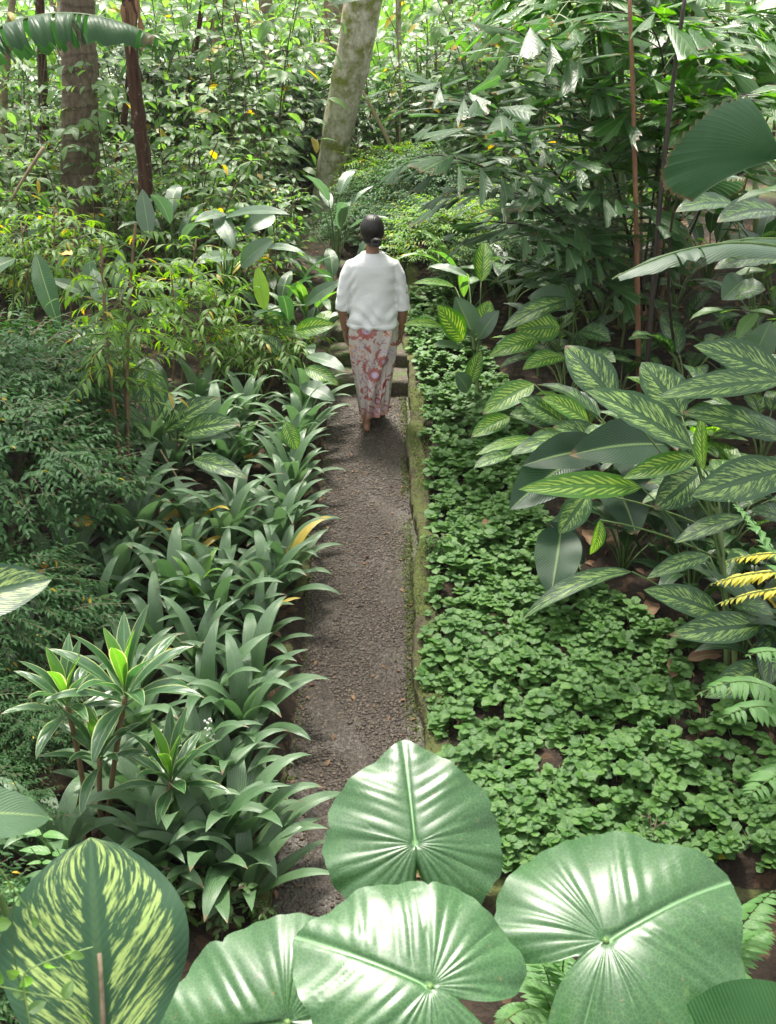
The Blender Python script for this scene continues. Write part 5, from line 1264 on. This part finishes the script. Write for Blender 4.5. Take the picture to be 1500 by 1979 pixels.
# ---- fallen leaves, single
def fallen(px, py, L, W, mat, label, az=0.0, curl=.6, lift=.03, d=None):
    p = ground_at(px, py) + [0, 0, lift] if d is None else at(px, py, d)
    V, Q, Uv = leaf(L, W, 10, 6, prof(.5, .6), fold=.35, droop=curl, dp=1.0, wave=.10, wk=2.3, e0=curl / 2); R = frame([cos(az), sin(az), .05], [0.1, -.25, 1])
    mb = MB(); mb.add((V - [0, L / 2, 0]) @ R.T, Q, Uv); o = mb.build('fallen_leaf', M[mat], loc=p); tag(o, label, 'fallen leaf')
fallen(162, 1012, .13, .10, 'dead_yellow', 'large ochre yellow fallen leaf caught on the strap leaves beside the feathery bush', .3, .3, d=5.9)
fallen(1360, 1288, .19, .085, 'dead', 'big curled tan dead leaf on the soil beside the cut stem', .2, .8, .05)
fallen(1300, 1310, .16, .08, 'dead', 'crumpled grey brown dead leaf left of the big tan one', 1.2, 1.2, .05)
fallen(943, 1035, .19, .085, 'dead', 'curled brown dead leaf upright in the ground cover near the kerb', 1.3, .9, .06)
fallen(1135, 1062, .20, .09, 'dead', 'tan dead leaf standing behind the dark wide leaf', 1.5, .7, .08)
fallen(1255, 1195, .18, .09, 'dead', 'reddish brown dead leaf in the dark gap under the low striped leaves', 1.1, 1.0, .05)
fallen(1305, 1470, .16, .06, 'dead', 'dark brown dead leaf lying among the front ground cover', 1.4, .6, .04)
fallen(1392, 1668, .045, .028, 'yellow', 'small bright yellow fallen leaf on the front kerb at right', .1, .4, .03)
fallen(487, 915, .09, .06, 'dead_yellow', 'tan fallen leaf at the end of the scorched striped leaf', .2, .5, .12)
fallen(128, 492, .12, .09, 'dead_yellow', 'bright ochre dead leaf caught in the left shrubs below the brown trunk', -.6, .3, d=7.4)
fallen(205, 800, .19, .075, 'dead_yellow', 'long ochre dead leaf hanging behind the feathery bush tips', 1.5, .3, d=6.9)
fallen(430, 1850, .06, .03, 'dead', 'small reddish dead leaf on the soil beside the splashed leaf', .9, .5, .02)
fallen(1215, 1640, .05, .03, 'dead', 'small reddish brown dead leaf on the front kerb of the ground cover', .2, .5, .05)
for i, (px, py) in enumerate(((86, 1092), (80, 1106))):
    mb = MB(); mb.add(*blob((0, 0, 0), (.018, .018, .016), 14, 9)); mb.add(*tube([[0, 0, .014], [.004, 0, .03]], .002, 5), m=1); o = mb.build('fruit', [M['orange'] if 'orange' in M else M.setdefault('orange', plain_mat('orange_fruit', (.55, .19, .03), (.65, .28, .06), 30, .4, .1)), M['twig']], loc=at(px, py, 5.2)); tag(o, ['upper small orange fruit hanging under the feathery bush', 'lower small orange fruit hanging under the feathery bush'][i], 'fruit')
# ---- fillers: right bed plants, dark ones added to deepen its shade, ground plants at the near left
random.seed(123)
def dieff_small(seed, mat, n=8, L=.34, W=.15, h=.45):
    random.seed(seed); t = thing('dieffenbachia', 'x', 'plant', (0, 0, 0)); ms = MB(); mb = MB()
    ms.add(*tube(bez((0, 0, -.03), (.03, 0, h * .4), (0, .02, h * .8), 8), [.013, .010], 7))
    for i in range(n):
        az = 2.4 * i + U(-.3, .3); b = np.array([cos(az) * .16, sin(az) * .16, h * U(.7, 1.25)])
        ms.add(*tube(bez((0, 0, h * .4), b * [.4, .4, .9], b, 7), [.006, .004], 5))
        V, Q, Uv = leaf(L * U(.8, 1.15), W * U(.9, 1.1), 12, 8, prof(.45, .75), fold=.28, droop=U(.5, 1.1), e0=U(.2, .8), wave=.03)
        R = np.stack([[sin(az), -cos(az), 0], [cos(az), sin(az), 0], [0, 0, 1]], 1); mb.add(V @ R.T + b, Q, Uv)
    ms.build('stem', M['cane'], t); mb.build('foliage', M[mat], t); return t
K['dA'] = Kind(dieff_small(441, 'dieff'), 'x'); K['dB'] = Kind(dieff_small(442, 'dieff_dark', 9, .38, .16), 'x'); K['dC'] = Kind(dieff_small(443, 'dieff_lit', 8, .32, .13, .4), 'x')
def PX(kind, x, y, label, s, group): K[kind].put(gpt(x, y) - [0, 0, .02], label, s, group=group)
g = 'dieffenbachias filling the right bed'
for i, (x, y) in enumerate(((1.25, 7.0), (1.65, 7.1), (2.05, 6.9), (2.45, 7.3), (1.9, 6.2), (2.3, 6.0), (2.6, 5.5), (2.2, 7.8), (1.6, 7.9), (1.2, 8.0), (2.75, 6.3), (1.05, 8.8), (2.8, 7.6), (1.75, 5.5), (1.35, 6.5), (1.7, 6.0), (1.3, 7.5), (1.45, 6.0), (1.85, 5.1), (2.15, 5.6), (1.5, 8.4), (1.9, 8.3), (2.3, 8.3))):
    PX(('dA', 'dB', 'dB', 'dA', 'dC')[i % 5], x, y, 'striped dieffenbachia crowded into the shade behind the big striped leaves', U(.85, 1.15), g)
g = 'dark shade plants under the dieffenbachias'
for i, (x, y) in enumerate(((1.55, 5.2), (1.95, 5.2), (2.2, 4.7), (1.7, 6.4), (2.35, 5.3), (2.5, 4.3), (2.0, 4.25), (1.35, 5.35), (1.6, 4.85), (1.8, 4.55), (1.45, 5.75), (1.95, 4.9), (1.7, 5.15), (2.1, 4.45), (1.85, 4.25))):
    PX('long3', x, y, 'low dark plant in the gloom beneath the big striped leaves', U(.6, .8), g)
g = 'low plants in the shade at left'
for i, (x, y) in enumerate(((-1.62, 3.95), (-1.85, 4.3), (-1.75, 3.4), (-2.0, 3.9), (-2.1, 4.9), (-1.6, 2.7))):
    PX(('fine1', 'long3', 'fine3')[i % 3], x, y, 'low dark bushy plant in the shade behind the cordylines at left', U(.45, .65), g)

# trailing vine in the near left corner
o_ = gpt(-.95, 2.2); t = thing('trailing_vine', 'thin yellowish vine tendrils trailing across the splashed leaf in the near left corner', 'vine', o_); mb = MB(); d_ = []; u_ = []; p_ = []; s_ = []
for pts in (((-40, 1620), (40, 1740), (95, 1800), (170, 1900)), ((-30, 1760), (30, 1700), (20, 1820), (60, 1990)), ((60, 1990), (40, 1880), (110, 1850), (180, 1830)), ((-30, 1900), (60, 1920), (150, 1935), (190, 2000))):
    q = np.array([at(x, y, 1.72 + .02 * i) for i, (x, y) in enumerate(pts)]); tt_ = np.linspace(0, 3, 40)
    c = np.stack([np.interp(tt_, range(4), q[:, i]) for i in range(3)], -1)
    for _ in range(8): c[1:-1] = (c[:-2] + c[1:-1] + c[2:]) / 3
    mb.add(*tube(c - o_, [.0016, .0011], 5))
    for i in range(4, 40, 9): d_.append(rng.normal(0, 1, 3) * [1, .3, 1]); u_.append([rng.normal(0, .3), -.7, .6]); p_.append(c[i] - o_); s_.append(U(.6, 1.2))
mb.add(*tube(bez((0, 0, 0), (at(-60, 1800, 1.9) - o_) * .6, at(-40, 1620, 1.72) - o_, 12), .002, 5))
mb.build('stem', M['stem'], t); mb = MB(); mb.many(leaf(.035, .022, 5, 4, prof(.4, .8), fold=.3), frames(np.array(d_), np.array(u_)), np.array(p_), np.array(s_)); mb.build('foliage', M['broad_lit'], t)
# ================================================================== THE WALKER (built facing +Y, seen from behind)
def cap(a, b, ra, rb, k=14, n=8):
    """closed tapered limb with rounded ends"""
    a = np.asarray(a, float); b = np.asarray(b, float); d = b - a; L = np.linalg.norm(d); d /= L
    s = []
    for i in range(5): q = pi / 2 * i / 5; s.append((-ra * cos(q), ra * sin(q) + 1e-4))
    for i in range(n + 1): q = i / n; s.append((L * q, ra + (rb - ra) * q))
    for i in range(1, 6): q = pi / 2 * i / 5; s.append((L + rb * sin(q), rb * cos(q) + 1e-4))
    P = np.array([a + d * x for x, _ in s]); return tube(P, [r for _, r in s], k)
def chain(mb, pts, rs):
    for (a, b, ra, rb) in zip(pts[:-1], pts[1:], rs[:-1], rs[1:]): mb.add(*cap(a, b, ra, rb))
def remesh(mb, name, mat, parent, voxel, sm, post=None):
    me = mb.mesh('tmp', mat); o = bpy.data.objects.new('tmp', me); COL.objects.link(o)
    m = o.modifiers.new('r', 'REMESH'); m.mode = 'VOXEL'; m.voxel_size = voxel; m.use_smooth_shade = True
    s = o.modifiers.new('s', 'SMOOTH'); s.factor = .5; s.iterations = sm
    dg = bpy.context.evaluated_depsgraph_get(); me2 = bpy.data.meshes.new_from_object(o.evaluated_get(dg)); me2.name = name
    bpy.data.objects.remove(o)
    if not me2.materials: me2.materials.append(mat)
    me2.polygons.foreach_set('use_smooth', np.ones(len(me2.polygons), bool))
    if post is not None:
        n = len(me2.vertices); co = np.zeros(n * 3, np.float32); me2.vertices.foreach_get('co', co); no = np.zeros(n * 3, np.float32); me2.vertices.foreach_get('normal', no)
        co = post(co.reshape(-1, 3).astype(float), no.reshape(-1, 3).astype(float)); me2.vertices.foreach_set('co', co.astype(np.float32).ravel()); me2.update()
    p = bpy.data.objects.new(name, me2); return put(p, parent)

wx = (722 - 750) / F * 7.85
walker = thing('person', 'woman walking away up the path in white blouse and red flowered sarong, low bun', 'person', (wx, 7.45, float(path_h(wx + .0, 7.45))))
M['skin'] = plain_mat('brown_skin', (.20, .10, .06), (.26, .135, .08), 30, .5, .1, .002, spec=.4)
M['hair'] = plain_mat('black_hair', (.006, .005, .005), (.022, .018, .016), 60, .42, .5, .004, stretch=(1, .3, 1), spec=.4)
def cloth():
    g = G('white_cotton'); pos = g.n('TexCoord', o=3)
    w = g.noise(g.n('Mapping', _Vector=pos, _Scale=(1, 1, 1.6)), 9.0, 4.0, .5); th = g.noise(pos, 700.0, 2.0)
    return g.done(g.bsdf(g.mixc(w, (.68, .68, .67), (.74, .74, .73)), .85, g.bump(g.math('ADD', w, g.math('MULTIPLY', th, .05)), .35, .02), .2, Sheen_Weight=.1))
M['cloth'] = cloth()
dz = lambda y: float(path_h(wx, 7.45 + y) - path_h(wx, 7.45))
# body: head, neck, trunk, arms with fingers, legs, feet in one skin
mb = MB()
mb.add(*blob((0, .012, 1.452), (.072, .090, .098), 22, 16)); mb.add(*blob((0, .045, 1.385), (.052, .058, .058), 18, 12))
mb.add(*cap((0, .098, 1.425), (0, .112, 1.398), .009, .014, 10, 4)); mb.add(*blob((0, .098, 1.366), (.022, .012, .010), 10, 6))
for s in (-1, 1):
    mb.add(*blob((s * .076, .008, 1.432), (.010, .022, .031), 10, 8)); mb.add(*blob((s * .076, -.002, 1.405), (.008, .010, .012), 8, 6)); mb.add(*blob((s * .031, .094, 1.437), (.016, .010, .009), 10, 6))
    mb.add(*blob((s * .036, .085, 1.395), (.022, .02, .022), 10, 6))
chain(mb, [(0, -.008, 1.24), (0, .0, 1.31), (0, .012, 1.40)], [.058, .047, .049])
mb.add(*blob((0, 0, 1.10), (.15, .092, .18), 20, 14)); mb.add(*blob((0, 0, .86), (.15, .10, .16), 20, 14))
arms = {-1: [(-.138, 0, 1.19), (-.212, -.015, 1.02), (-.222, .0, .90), (-.207, .035, .745)], 1: [(.138, 0, 1.19), (.212, -.02, 1.02), (.220, -.005, .90), (.208, .03, .745)]}
for s, p in arms.items():
    chain(mb, p, [.042, .040, .037, .024])
    w = np.array(p[-1]); dn = np.array([-s * .05, .10, -1]); dn /= np.linalg.norm(dn); fw = np.array([0, .95, .12]); inn = np.array([-s, 0, 0.])
    palm = w + dn * .045
    V, Q, Uv = blob((0, 0, 0), (.014, .030, .045), 12, 9); Rm = np.stack([inn, fw, dn], 1); mb.add(V @ Rm.T + palm, Q, Uv)
    for j in range(4):
        k = w + dn * .080 + fw * (.024 - .016 * j); ln = (.040, .045, .041, .032)[j]; c1 = .25 + .10 * j
        d1 = dn * cos(c1) + inn * sin(c1); d2 = dn * cos(c1 + .75) + inn * sin(c1 + .75); d3 = dn * cos(c1 + 1.4) + inn * sin(c1 + 1.4)
        a = k + d1 * ln; b = a + d2 * ln * .62; c = b + d3 * ln * .45; chain(mb, [k, a, b, c], [.0088, .0080, .0073, .0060])
    k = w + dn * .022 + fw * .022; a = k + dn * .032 + fw * .020 + inn * .006; b = a + dn * .026 + fw * .002 + inn * .010; chain(mb, [k, a, b], [.0105, .0092, .0070])
# legs mid-stride: left foot behind with heel near the ground, right foot ahead
LF = (-.050, -.062); RF = (.050, .24)
for s, (fx, fy), hip in ((-1, LF, (-.075, 0, .80)), (1, RF, (.075, 0, .80))):
    g_ = dz(fy); ank = np.array([fx, fy + (.0 if s < 0 else .0), g_ + .075]); kn = np.array([fx * 1.2, (fy + .0) * .55 + .07, .43 + g_ * .5])
    chain(mb, [hip, kn, (kn + ank) / 2 + [0, .0, .04], ank], [.070, .050, .043, .029])
    mb.add(*blob(ank + [0, -.022, -.048], (.027, .032, .028), 12, 8))
    chain(mb, [ank + [0, 0, -.02], ank + [s * .006, .07, -.045], ank + [s * .012, .135, -.058]], [.030, .028, .020])
    mb.add(*blob(ank + [s * .012, .12, -.060], (.040, .045, .016), 14, 8))
    for j in range(5):
        r = (.0125, .0095, .009, .0085, .0085)[j]; st = ank + [s * (.012 + .030 - .0) - s * 0 + (-s) * (.056) + s * .0145 * j, .150 - .006 * j * j * .5, -.064]
        mb.add(*cap(st, st + np.array([0, .030 - .004 * j, -.002]), r, r * .85, 10, 3))
remesh(mb, 'body', M['skin'], walker, .0042, 3)
# hair with low bun
mb = MB(); mb.add(*blob((0, -.014, 1.464), (.084, .097, .098), 26, 18)); mb.add(*blob((0, -.040, 1.408), (.068, .056, .060), 20, 14)); mb.add(*blob((.0, .028, 1.485), (.074, .074, .072), 20, 14))
def strands(co, no):
    a = np.arctan2(co[:, 0] - .02, -(co[:, 1] - .02)); f = .0013 * np.sin(a * 46 + co[:, 2] * 30) + .0006 * np.sin(a * 91 + co[:, 2] * 70); return co + no * f[:, None]
remesh(mb, 'hair', M['hair'], walker, .004, 4, strands)
mb = MB()
for i in range(5):
    a0_ = i * .9; Pc = [np.array([.030 + .030 * cos(a0_ + t * 1.8 * pi) * (1 - .25 * i / 5), -.116 - .020 * i / 5 - .012 * sin(t * pi), 1.386 + .022 * sin(a0_ + t * 1.8 * pi) * (1 - .25 * i / 5)]) for t in np.linspace(0, 1, 12)]
    mb.add(*tube(Pc, [.010, .014, .010], 9, cap=True))
mb.add(*blob((.03, -.112, 1.384), (.038, .026, .034), 14, 10)); remesh(mb, 'hair_bun', M['hair'], walker, .0035, 2)
for s in (1,):
    mb = MB(); mb.add(*blob((s * .082, .006, 1.392), (.005, .005, .007), 8, 6)); mb.build('earring', plain_mat('gold', (.6, .42, .14), (.7, .5, .2), 10, .3, 0), walker)

# blouse
mb = MB()
zs = [.772, .785, .83, .90, .97, 1.04, 1.11, 1.17, 1.215, 1.245, 1.268, 1.285, 1.296]
rx = [.177, .183, .181, .173, .166, .166, .172, .176, .170, .150, .120, .092, .074]; ry = [.140, .146, .143, .134, .124, .119, .118, .117, .110, .101, .092, .083, .074]
cy = [.012, .012, .01, .004, 0, -.002, -.005, -.008, -.010, -.008, -.004, 0, .004]
k = 40; a = np.linspace(0, 2 * pi, k + 1); ex = .86
ring = lambda x, y, c, z: np.stack([x * np.sign(np.cos(a)) * np.abs(np.cos(a)) ** ex, c + y * np.sign(np.sin(a)) * np.abs(np.sin(a)) ** ex, np.full(k + 1, z)], -1)
Rg = [ring(1e-3, 1e-3, cy[0], zs[0])] + [ring(*q) for q in zip(rx, ry, cy, zs)] + [ring(1e-3, 1e-3, cy[-1], zs[-1])]
mb.add(np.array(Rg).reshape(-1, 3), gridq(len(Rg) - 1, k))
for s in (-1, 1):
    Pp = [(s * .095, -.004, 1.232), (s * .146, -.006, 1.205), (s * .180, -.010, 1.14), (s * .202, -.013, 1.05), (s * .216, -.010, .96), (s * .223, -.003, .893)]
    rr_ = [.040, .054, .053, .049, .048, .050]
    Pp = [Pp[0]] + Pp + [Pp[-1]]; V, Q, Uv = tube(Pp, [1e-3] + rr_ + [1e-3], 22)
    # radii given per ring
    Pa = np.asarray(Pp, float); ang = np.linspace(0, 2 * pi, 23); Dd = np.gradient(Pa, axis=0); Dd[0] = Dd[1]; Dd[-1] = Dd[-2]; Dd /= np.linalg.norm(Dd, axis=1, keepdims=True)
    Xx = np.cross(Dd, [0, 1.0, 0]); Xx /= np.linalg.norm(Xx, axis=1, keepdims=True); Yy = np.cross(Dd, Xx); rA = np.array([1e-3] + rr_ + [1e-3])
    V = Pa[:, None] + rA[:, None, None] * (np.cos(ang)[None, :, None] * Xx[:, None] + 1.06 * np.sin(ang)[None, :, None] * Yy[:, None])
    mb.add(V.reshape(-1, 3), gridq(len(Pa) - 1, 22))
def wrinkle(co, no):
    x, y, z = co.T
    arm = smooth(.175, .20, np.abs(x)) * (z > .85)
    f = .0065 * np.sin(z * 62 + 6 * np.sin(x * 14) + 2 * np.sin(y * 25)) * smooth(1.0, .84, z) * (1 - arm)
    f += .0055 * np.sin((z * 1.3 + np.abs(x) * 1.1) * 55 + 2 * np.sin(x * 23)) * np.exp(-((np.abs(x) - .15) / .04) ** 2 - ((z - 1.08) / .10) ** 2)
    f += .0020 * np.sin(z * 85 + np.abs(x) * 40 + 3 * np.sin(y * 30 + x * 8)) * arm * smooth(1.2, 1.0, z)
    f += .004 * np.sin(x * 24 + 2 * np.sin(z * 9)) * smooth(.80, 1.0, z) * smooth(1.22, 1.1, z) * (1 - arm)
    f += .004 * np.sin((x * .9 - z * .7) * 42 + 1.5 * np.sin(x * 9)) * smooth(1.02, .86, z) * (1 - arm)
    f += .005 * (z < .800) * (np.abs(x) < .19)
    return co + no * f[:, None]
remesh(mb, 'blouse', M['cloth'], walker, .0055, 11, wrinkle)
mb = MB(); ac = np.linspace(0, 2 * pi, 37); mb.add(*tube(np.stack([.082 * np.cos(ac), .004 + .080 * np.sin(ac), 1.289 + .012 * np.sin(ac) - .000 * ac], -1), .0045, 6)); mb.build('neckline', M['cloth'], walker)

# sarong with its printed flowers (print mixed from the cloth position, then stored on the cloth)
na, nz = 320, 300
A_ = np.linspace(-pi, pi, na + 1); T_ = np.linspace(0, 1, nz + 1); TT, AA = np.meshgrid(T_, A_, indexing='ij')
hem = .098 + .022 * np.sin(AA) * (np.cos(AA) > -.2) + .015 * np.cos(AA)
ztop = .855; Zs = hem + (ztop - hem) * TT
zk = [.05, .1, .2, .3, .4, .5, .6, .7, .80, .86]
hw = np.interp(Zs, zk, [.096, .100, .113, .126, .140, .156, .170, .179, .176, .168]); hd = np.interp(Zs, zk, [.165, .165, .165, .162, .158, .152, .146, .142, .134, .128])
cyy = np.interp(Zs, zk, [.048, .046, .042, .038, .034, .028, .02, .01, .008, .008]); cxx = np.interp(Zs, zk, [.004, .004, .004, .004, .003, 0, 0, 0, 0, 0]) + .0
# back centre is angle 0 (towards -Y)
fold = .012 * np.sin(AA * 9 + 5 * (1 - TT) + 1.2 * np.sin(AA * 2)) * (1 - TT) ** .8 + .006 * np.sin(AA * 21 + 3 * TT) * (1 - TT)
dg_ = AA - .95 + 1.35 * (1 - TT)       # wrap edge sweeping from the right hip to the left hem
fold += .022 * np.exp(-(dg_ / .16) ** 2) * smooth(0, .25, 1 - TT) - .024 * np.exp(-((dg_ - .30) / .13) ** 2) * smooth(.05, .4, 1 - TT)
fold += .010 * np.exp(-((dg_ - .75) / .13) ** 2) * smooth(.1, .5, 1 - TT) - .010 * np.exp(-((dg_ + .35) / .2) ** 2) * smooth(.3, .7, 1 - TT)
Xs = cxx + (hw + fold) * np.sign(np.sin(AA)) * np.abs(np.sin(AA)) ** .92; Ys = cyy - (hd + fold) * np.sign(np.cos(AA)) * np.abs(np.cos(AA)) ** .92
u_ = np.where(np.abs(AA) < pi / 2, np.sin(AA) * .165, np.sign(AA) * (.165 + (np.abs(AA) - pi / 2) * .16)); z_ = Zs
C_ = np.zeros(u_.shape + (3,)); C_[:] = (.52, .45, .42)
def paint(m, c):
    m = np.clip(m, 0, 1)[..., None]; C_[:] = C_ * (1 - m) + np.array(c) * m
RED = (.36, .13, .11); DRED = (.24, .03, .03); ORG = (.52, .24, .15); LIL = (.50, .36, .52); INK = (.16, .06, .09); BLU = (.22, .24, .48)
def soft(d, w=.0022): return np.clip(.5 - d / w, 0, 1)
def flower(cx, cz, r, n, half=False):
    dx, dzz = u_ - cx, z_ - cz; a_ = np.arctan2(dzz, dx); d = np.hypot(dx, dzz); pet = r * (.74 + .26 * np.abs(np.cos(a_ * n / 2)) ** .5)
    m = soft(d - pet, .004); m = m * (dzz < .012) if half else m
    paint(m, RED); paint(m * soft(np.abs(np.sin(a_ * n / 2)) * d - .0022, .002) * (d > r * .45), DRED)
    paint(soft(d - r * .42, .004) * (m > 0 if half else 1), LIL); paint(soft(d - r * .22, .003) * (m > 0 if half else 1) * (np.sin(a_ * 8) > 0), (.75, .6, .6))
def leafp(cx, cz, L, w, ang, c=RED, bend=.25):
    dx, dzz = u_ - cx, z_ - cz; p = (dx * cos(ang) + dzz * sin(ang)) / L; q = (-dx * sin(ang) + dzz * cos(ang)) / L + bend * (p * p - .1)
    h = w / L * np.clip(1 - p * p, 0, 1) ** .8 * (1 + .25 * np.sin(p * 19)); m = (np.abs(p) < 1) * soft((np.abs(q) - h) * L, .003)
    paint(m, c); paint(m * soft((np.abs(q) * L - .0012), .0015), DRED)
def vine(pts, w=.0022, c=INK):
    Pq = np.array(pts, float); B = np.concatenate([bez(Pq[i], Pq[i + 1], Pq[i + 2], 26)[:, :2] for i in range(0, len(Pq) - 2, 2)])
    d = np.full(u_.shape, 9.0)
    for bx, bz in B: d = np.minimum(d, np.hypot(u_ - bx, z_ - bz))
    paint(soft(d - w, .002) * .85, c)
def dots(cx, cz, r, n, cols, s=.0055, seed=1):
    rg = np.random.default_rng(seed)
    for i in range(n):
        rr_ = r * math.sqrt(rg.random()); b_ = rg.random() * 2 * pi; px_, pz_ = cx + rr_ * cos(b_), cz + rr_ * sin(b_); paint(soft(np.hypot(u_ - px_, z_ - pz_) - s * (.6 + .6 * rg.random()), .003), cols[i % len(cols)])
XZ = lambda X, Y: ((X - 607) * .000885, (1855 - Y) * .000883)
for off in (0, .40, -.40, .8):
    q = lambda X, Y: (XZ(X, Y)[0] + off, XZ(X, Y)[1] + (.0 if off == 0 else .05 * off))
    for pts in ([(600, 1260), (570, 1190), (560, 1110), (545, 1080), (440, 1050)], [(600, 1270), (640, 1200), (650, 1130), (665, 1090), (690, 1060)], [(520, 1340), (490, 1400), (540, 1450), (580, 1500), (600, 1580)], [(470, 1240), (500, 1290), (480, 1340), (470, 1400), (490, 1500)], [(620, 1420), (600, 1470), (560, 1480), (540, 1500), (500, 1520)], [(690, 1240), (640, 1300), (600, 1280), (560, 1330), (530, 1380)]):
        vine([q(*p) for p in pts])
    dots(*q(715, 992), .042, 34, [ORG, RED, (.7, .5, .3)], seed=3); dots(*q(478, 1188), .068, 90, [ORG, ORG, BLU, (.66, .34, .2)], seed=4); dots(*q(725, 1190), .05, 30, [BLU, LIL, (.6, .5, .6)], .004, seed=5)
    flower(*q(565, 985), .068, 13, True); leafp(*q(462, 1056), .048, .014, .15, RED, -.2); leafp(*q(575, 1140), .036, .014, -.75); leafp(*q(640, 1180), .046, .012, 1.25, RED, .3); leafp(*q(540, 1285), .062, .016, 1.25, RED, .3); leafp(*q(490, 1258), .03, .009, .9)
    flower(*q(692, 1245), .048, 14); flower(*q(620, 1355), .058, 15); leafp(*q(556, 1475), .042, .012, -.35); leafp(*q(488, 1500), .028, .012, 1.4); leafp(*q(543, 1552), .050, .019, .1); leafp(*q(715, 1440), .045, .012, 1.1, DRED); leafp(*q(700, 1540), .05, .012, .9); flower(*q(650, 1585), .034, 11)
rg3 = np.random.default_rng(8)
for i in range(420):
    cx_, cz_ = rg3.uniform(-.55, .55), rg3.uniform(.12, .84); b_ = rg3.uniform(0, 3.14)
    if i % 3: leafp(cx_, cz_, rg3.uniform(.010, .024), .005, b_, ((.42, .20, .18), (.38, .30, .36), (.40, .12, .10))[i % 3], .3)
    else: dots(cx_, cz_, .016, 7, [(.45, .32, .30), BLU, (.48, .22, .18)], .0032, seed=100 + i)
hb = z_ - hem
rg_ = np.sin(u_ * 140 + 3 * np.sin(z_ * 90)) * np.sin(z_ * 160 + u_ * 60)
paint((hb < .085) * smooth(-.1, .5, rg_) * .9, ORG); paint((hb < .085) * smooth(.35, .7, np.sin(u_ * 95 + z_ * 110)) * .85, RED); paint((hb < .075) * smooth(.6, .8, np.sin(u_ * 70 - z_ * 150 + 1)) * .8, LIL); paint((hb < .018) * .8, ORG)
mb = MB(); mb.add(np.stack([Xs, Ys, Zs], -1).reshape(-1, 3), gridq(nz, na))
def batik():
    g = G('printed_sarong'); c = g.n('Attribute', attribute_name='print', o=0); pos = g.n('TexCoord', o=3)
    return g.done(g.bsdf(g.mixc(g.noise(pos, 60.0, 3.0), c, g.n('HueSaturation', .5, 1.0, .86, 1.0, c)), .75, g.bump(g.noise(pos, 500.0, 2.0), .1, .003), .25))
sk = mb.build('sarong', batik(), walker)
ca = sk.data.color_attributes.new('print', 'FLOAT_COLOR', 'POINT'); ca.data.foreach_set('color', np.concatenate([C_, np.ones(u_.shape + (1,))], -1).reshape(-1).astype(np.float32))
# ================================================================== LIGHT, SKY, CAMERA
SUN_EL, SUN_AZ = radians(68), radians(-18)       # azimuth from +Y, positive towards +X
sun_dir = np.array([sin(SUN_AZ) * cos(SUN_EL), cos(SUN_AZ) * cos(SUN_EL), sin(SUN_EL)])
W = bpy.data.worlds.new('World'); S.world = W; W.use_nodes = True; nt = W.node_tree; nt.nodes.clear()
sky = nt.nodes.new('ShaderNodeTexSky'); sky.sky_type = 'NISHITA'; sky.sun_disc = False; sky.sun_elevation = SUN_EL; sky.sun_rotation = SUN_AZ
sky.dust_density = 4.0; sky.air_density = 1.0; sky.ozone_density = 1.0
hs = nt.nodes.new('ShaderNodeHueSaturation'); hs.inputs['Saturation'].default_value = .16; hs.inputs['Value'].default_value = 1.0
bg = nt.nodes.new('ShaderNodeBackground'); bg.inputs[1].default_value = .15; wo = nt.nodes.new('ShaderNodeOutputWorld')
nt.links.new(sky.outputs[0], hs.inputs['Color']); nt.links.new(hs.outputs[0], bg.inputs[0]); nt.links.new(bg.outputs[0], wo.inputs[0])
ld = bpy.data.lights.new('sun', 'SUN'); ld.energy = 4.5; ld.angle = radians(9.0); ld.color = (1, .94, .83)
lo = bpy.data.objects.new('sun', ld); COL.objects.link(lo)
from mathutils import Vector
lo.rotation_euler = Vector(sun_dir).to_track_quat('Z', 'Y').to_euler(); lo.location = (0, 0, 30)
cd = bpy.data.cameras.new('camera'); cam = bpy.data.objects.new('camera', cd); COL.objects.link(cam)
cam.location = (0, 0, HC); cam.rotation_euler = (pi / 2 - PITCH, 0, 0)
cd.sensor_fit = 'VERTICAL'; cd.sensor_height = 36; cd.lens = 36 * F / 1979; cd.clip_end = 2000; cd.clip_start = .05
cd.dof.use_dof = True; cd.dof.focus_distance = 6.6; cd.dof.aperture_fstop = 9.0
S.camera = cam
S.view_settings.view_transform = 'Standard'; S.view_settings.look = 'None'; S.view_settings.gamma = 1; S.view_settings.exposure = 1.66
c = S.cycles
c.use_denoising = True; c.max_bounces = 7; c.diffuse_bounces = 3; c.glossy_bounces = 2; c.transmission_bounces = 4; c.transparent_max_bounces = 4
c.sample_clamp_indirect = 6.0; c.caustics_reflective = False; c.caustics_refractive = False

# humid air between the trees
def haze(density):
    x0, x1, y0, y1, z0, z1 = -44, 44, -3, 66, -3.0, 16.0
    V = np.array([[x, y, z] for x in (x0, x1) for y in (y0, y1) for z in (z0, z1)], float)
    mb = MB(); mb.add(V, [[0, 1, 3, 2], [4, 6, 7, 5], [0, 4, 5, 1], [2, 3, 7, 6], [0, 2, 6, 4], [1, 5, 7, 3]])
    m = bpy.data.materials.new('humid_air'); m.use_nodes = True; t = m.node_tree; t.nodes.clear()
    o = t.nodes.new('ShaderNodeOutputMaterial'); v = t.nodes.new('ShaderNodeVolumePrincipled')
    v.inputs['Color'].default_value = (.95, .97, .92, 1); v.inputs['Density'].default_value = density; v.inputs['Anisotropy'].default_value = .2
    t.links.new(v.outputs[0], o.inputs['Volume'])
    tag(mb.build('haze', m, smooth=False), kind='stuff')
haze(.0005)
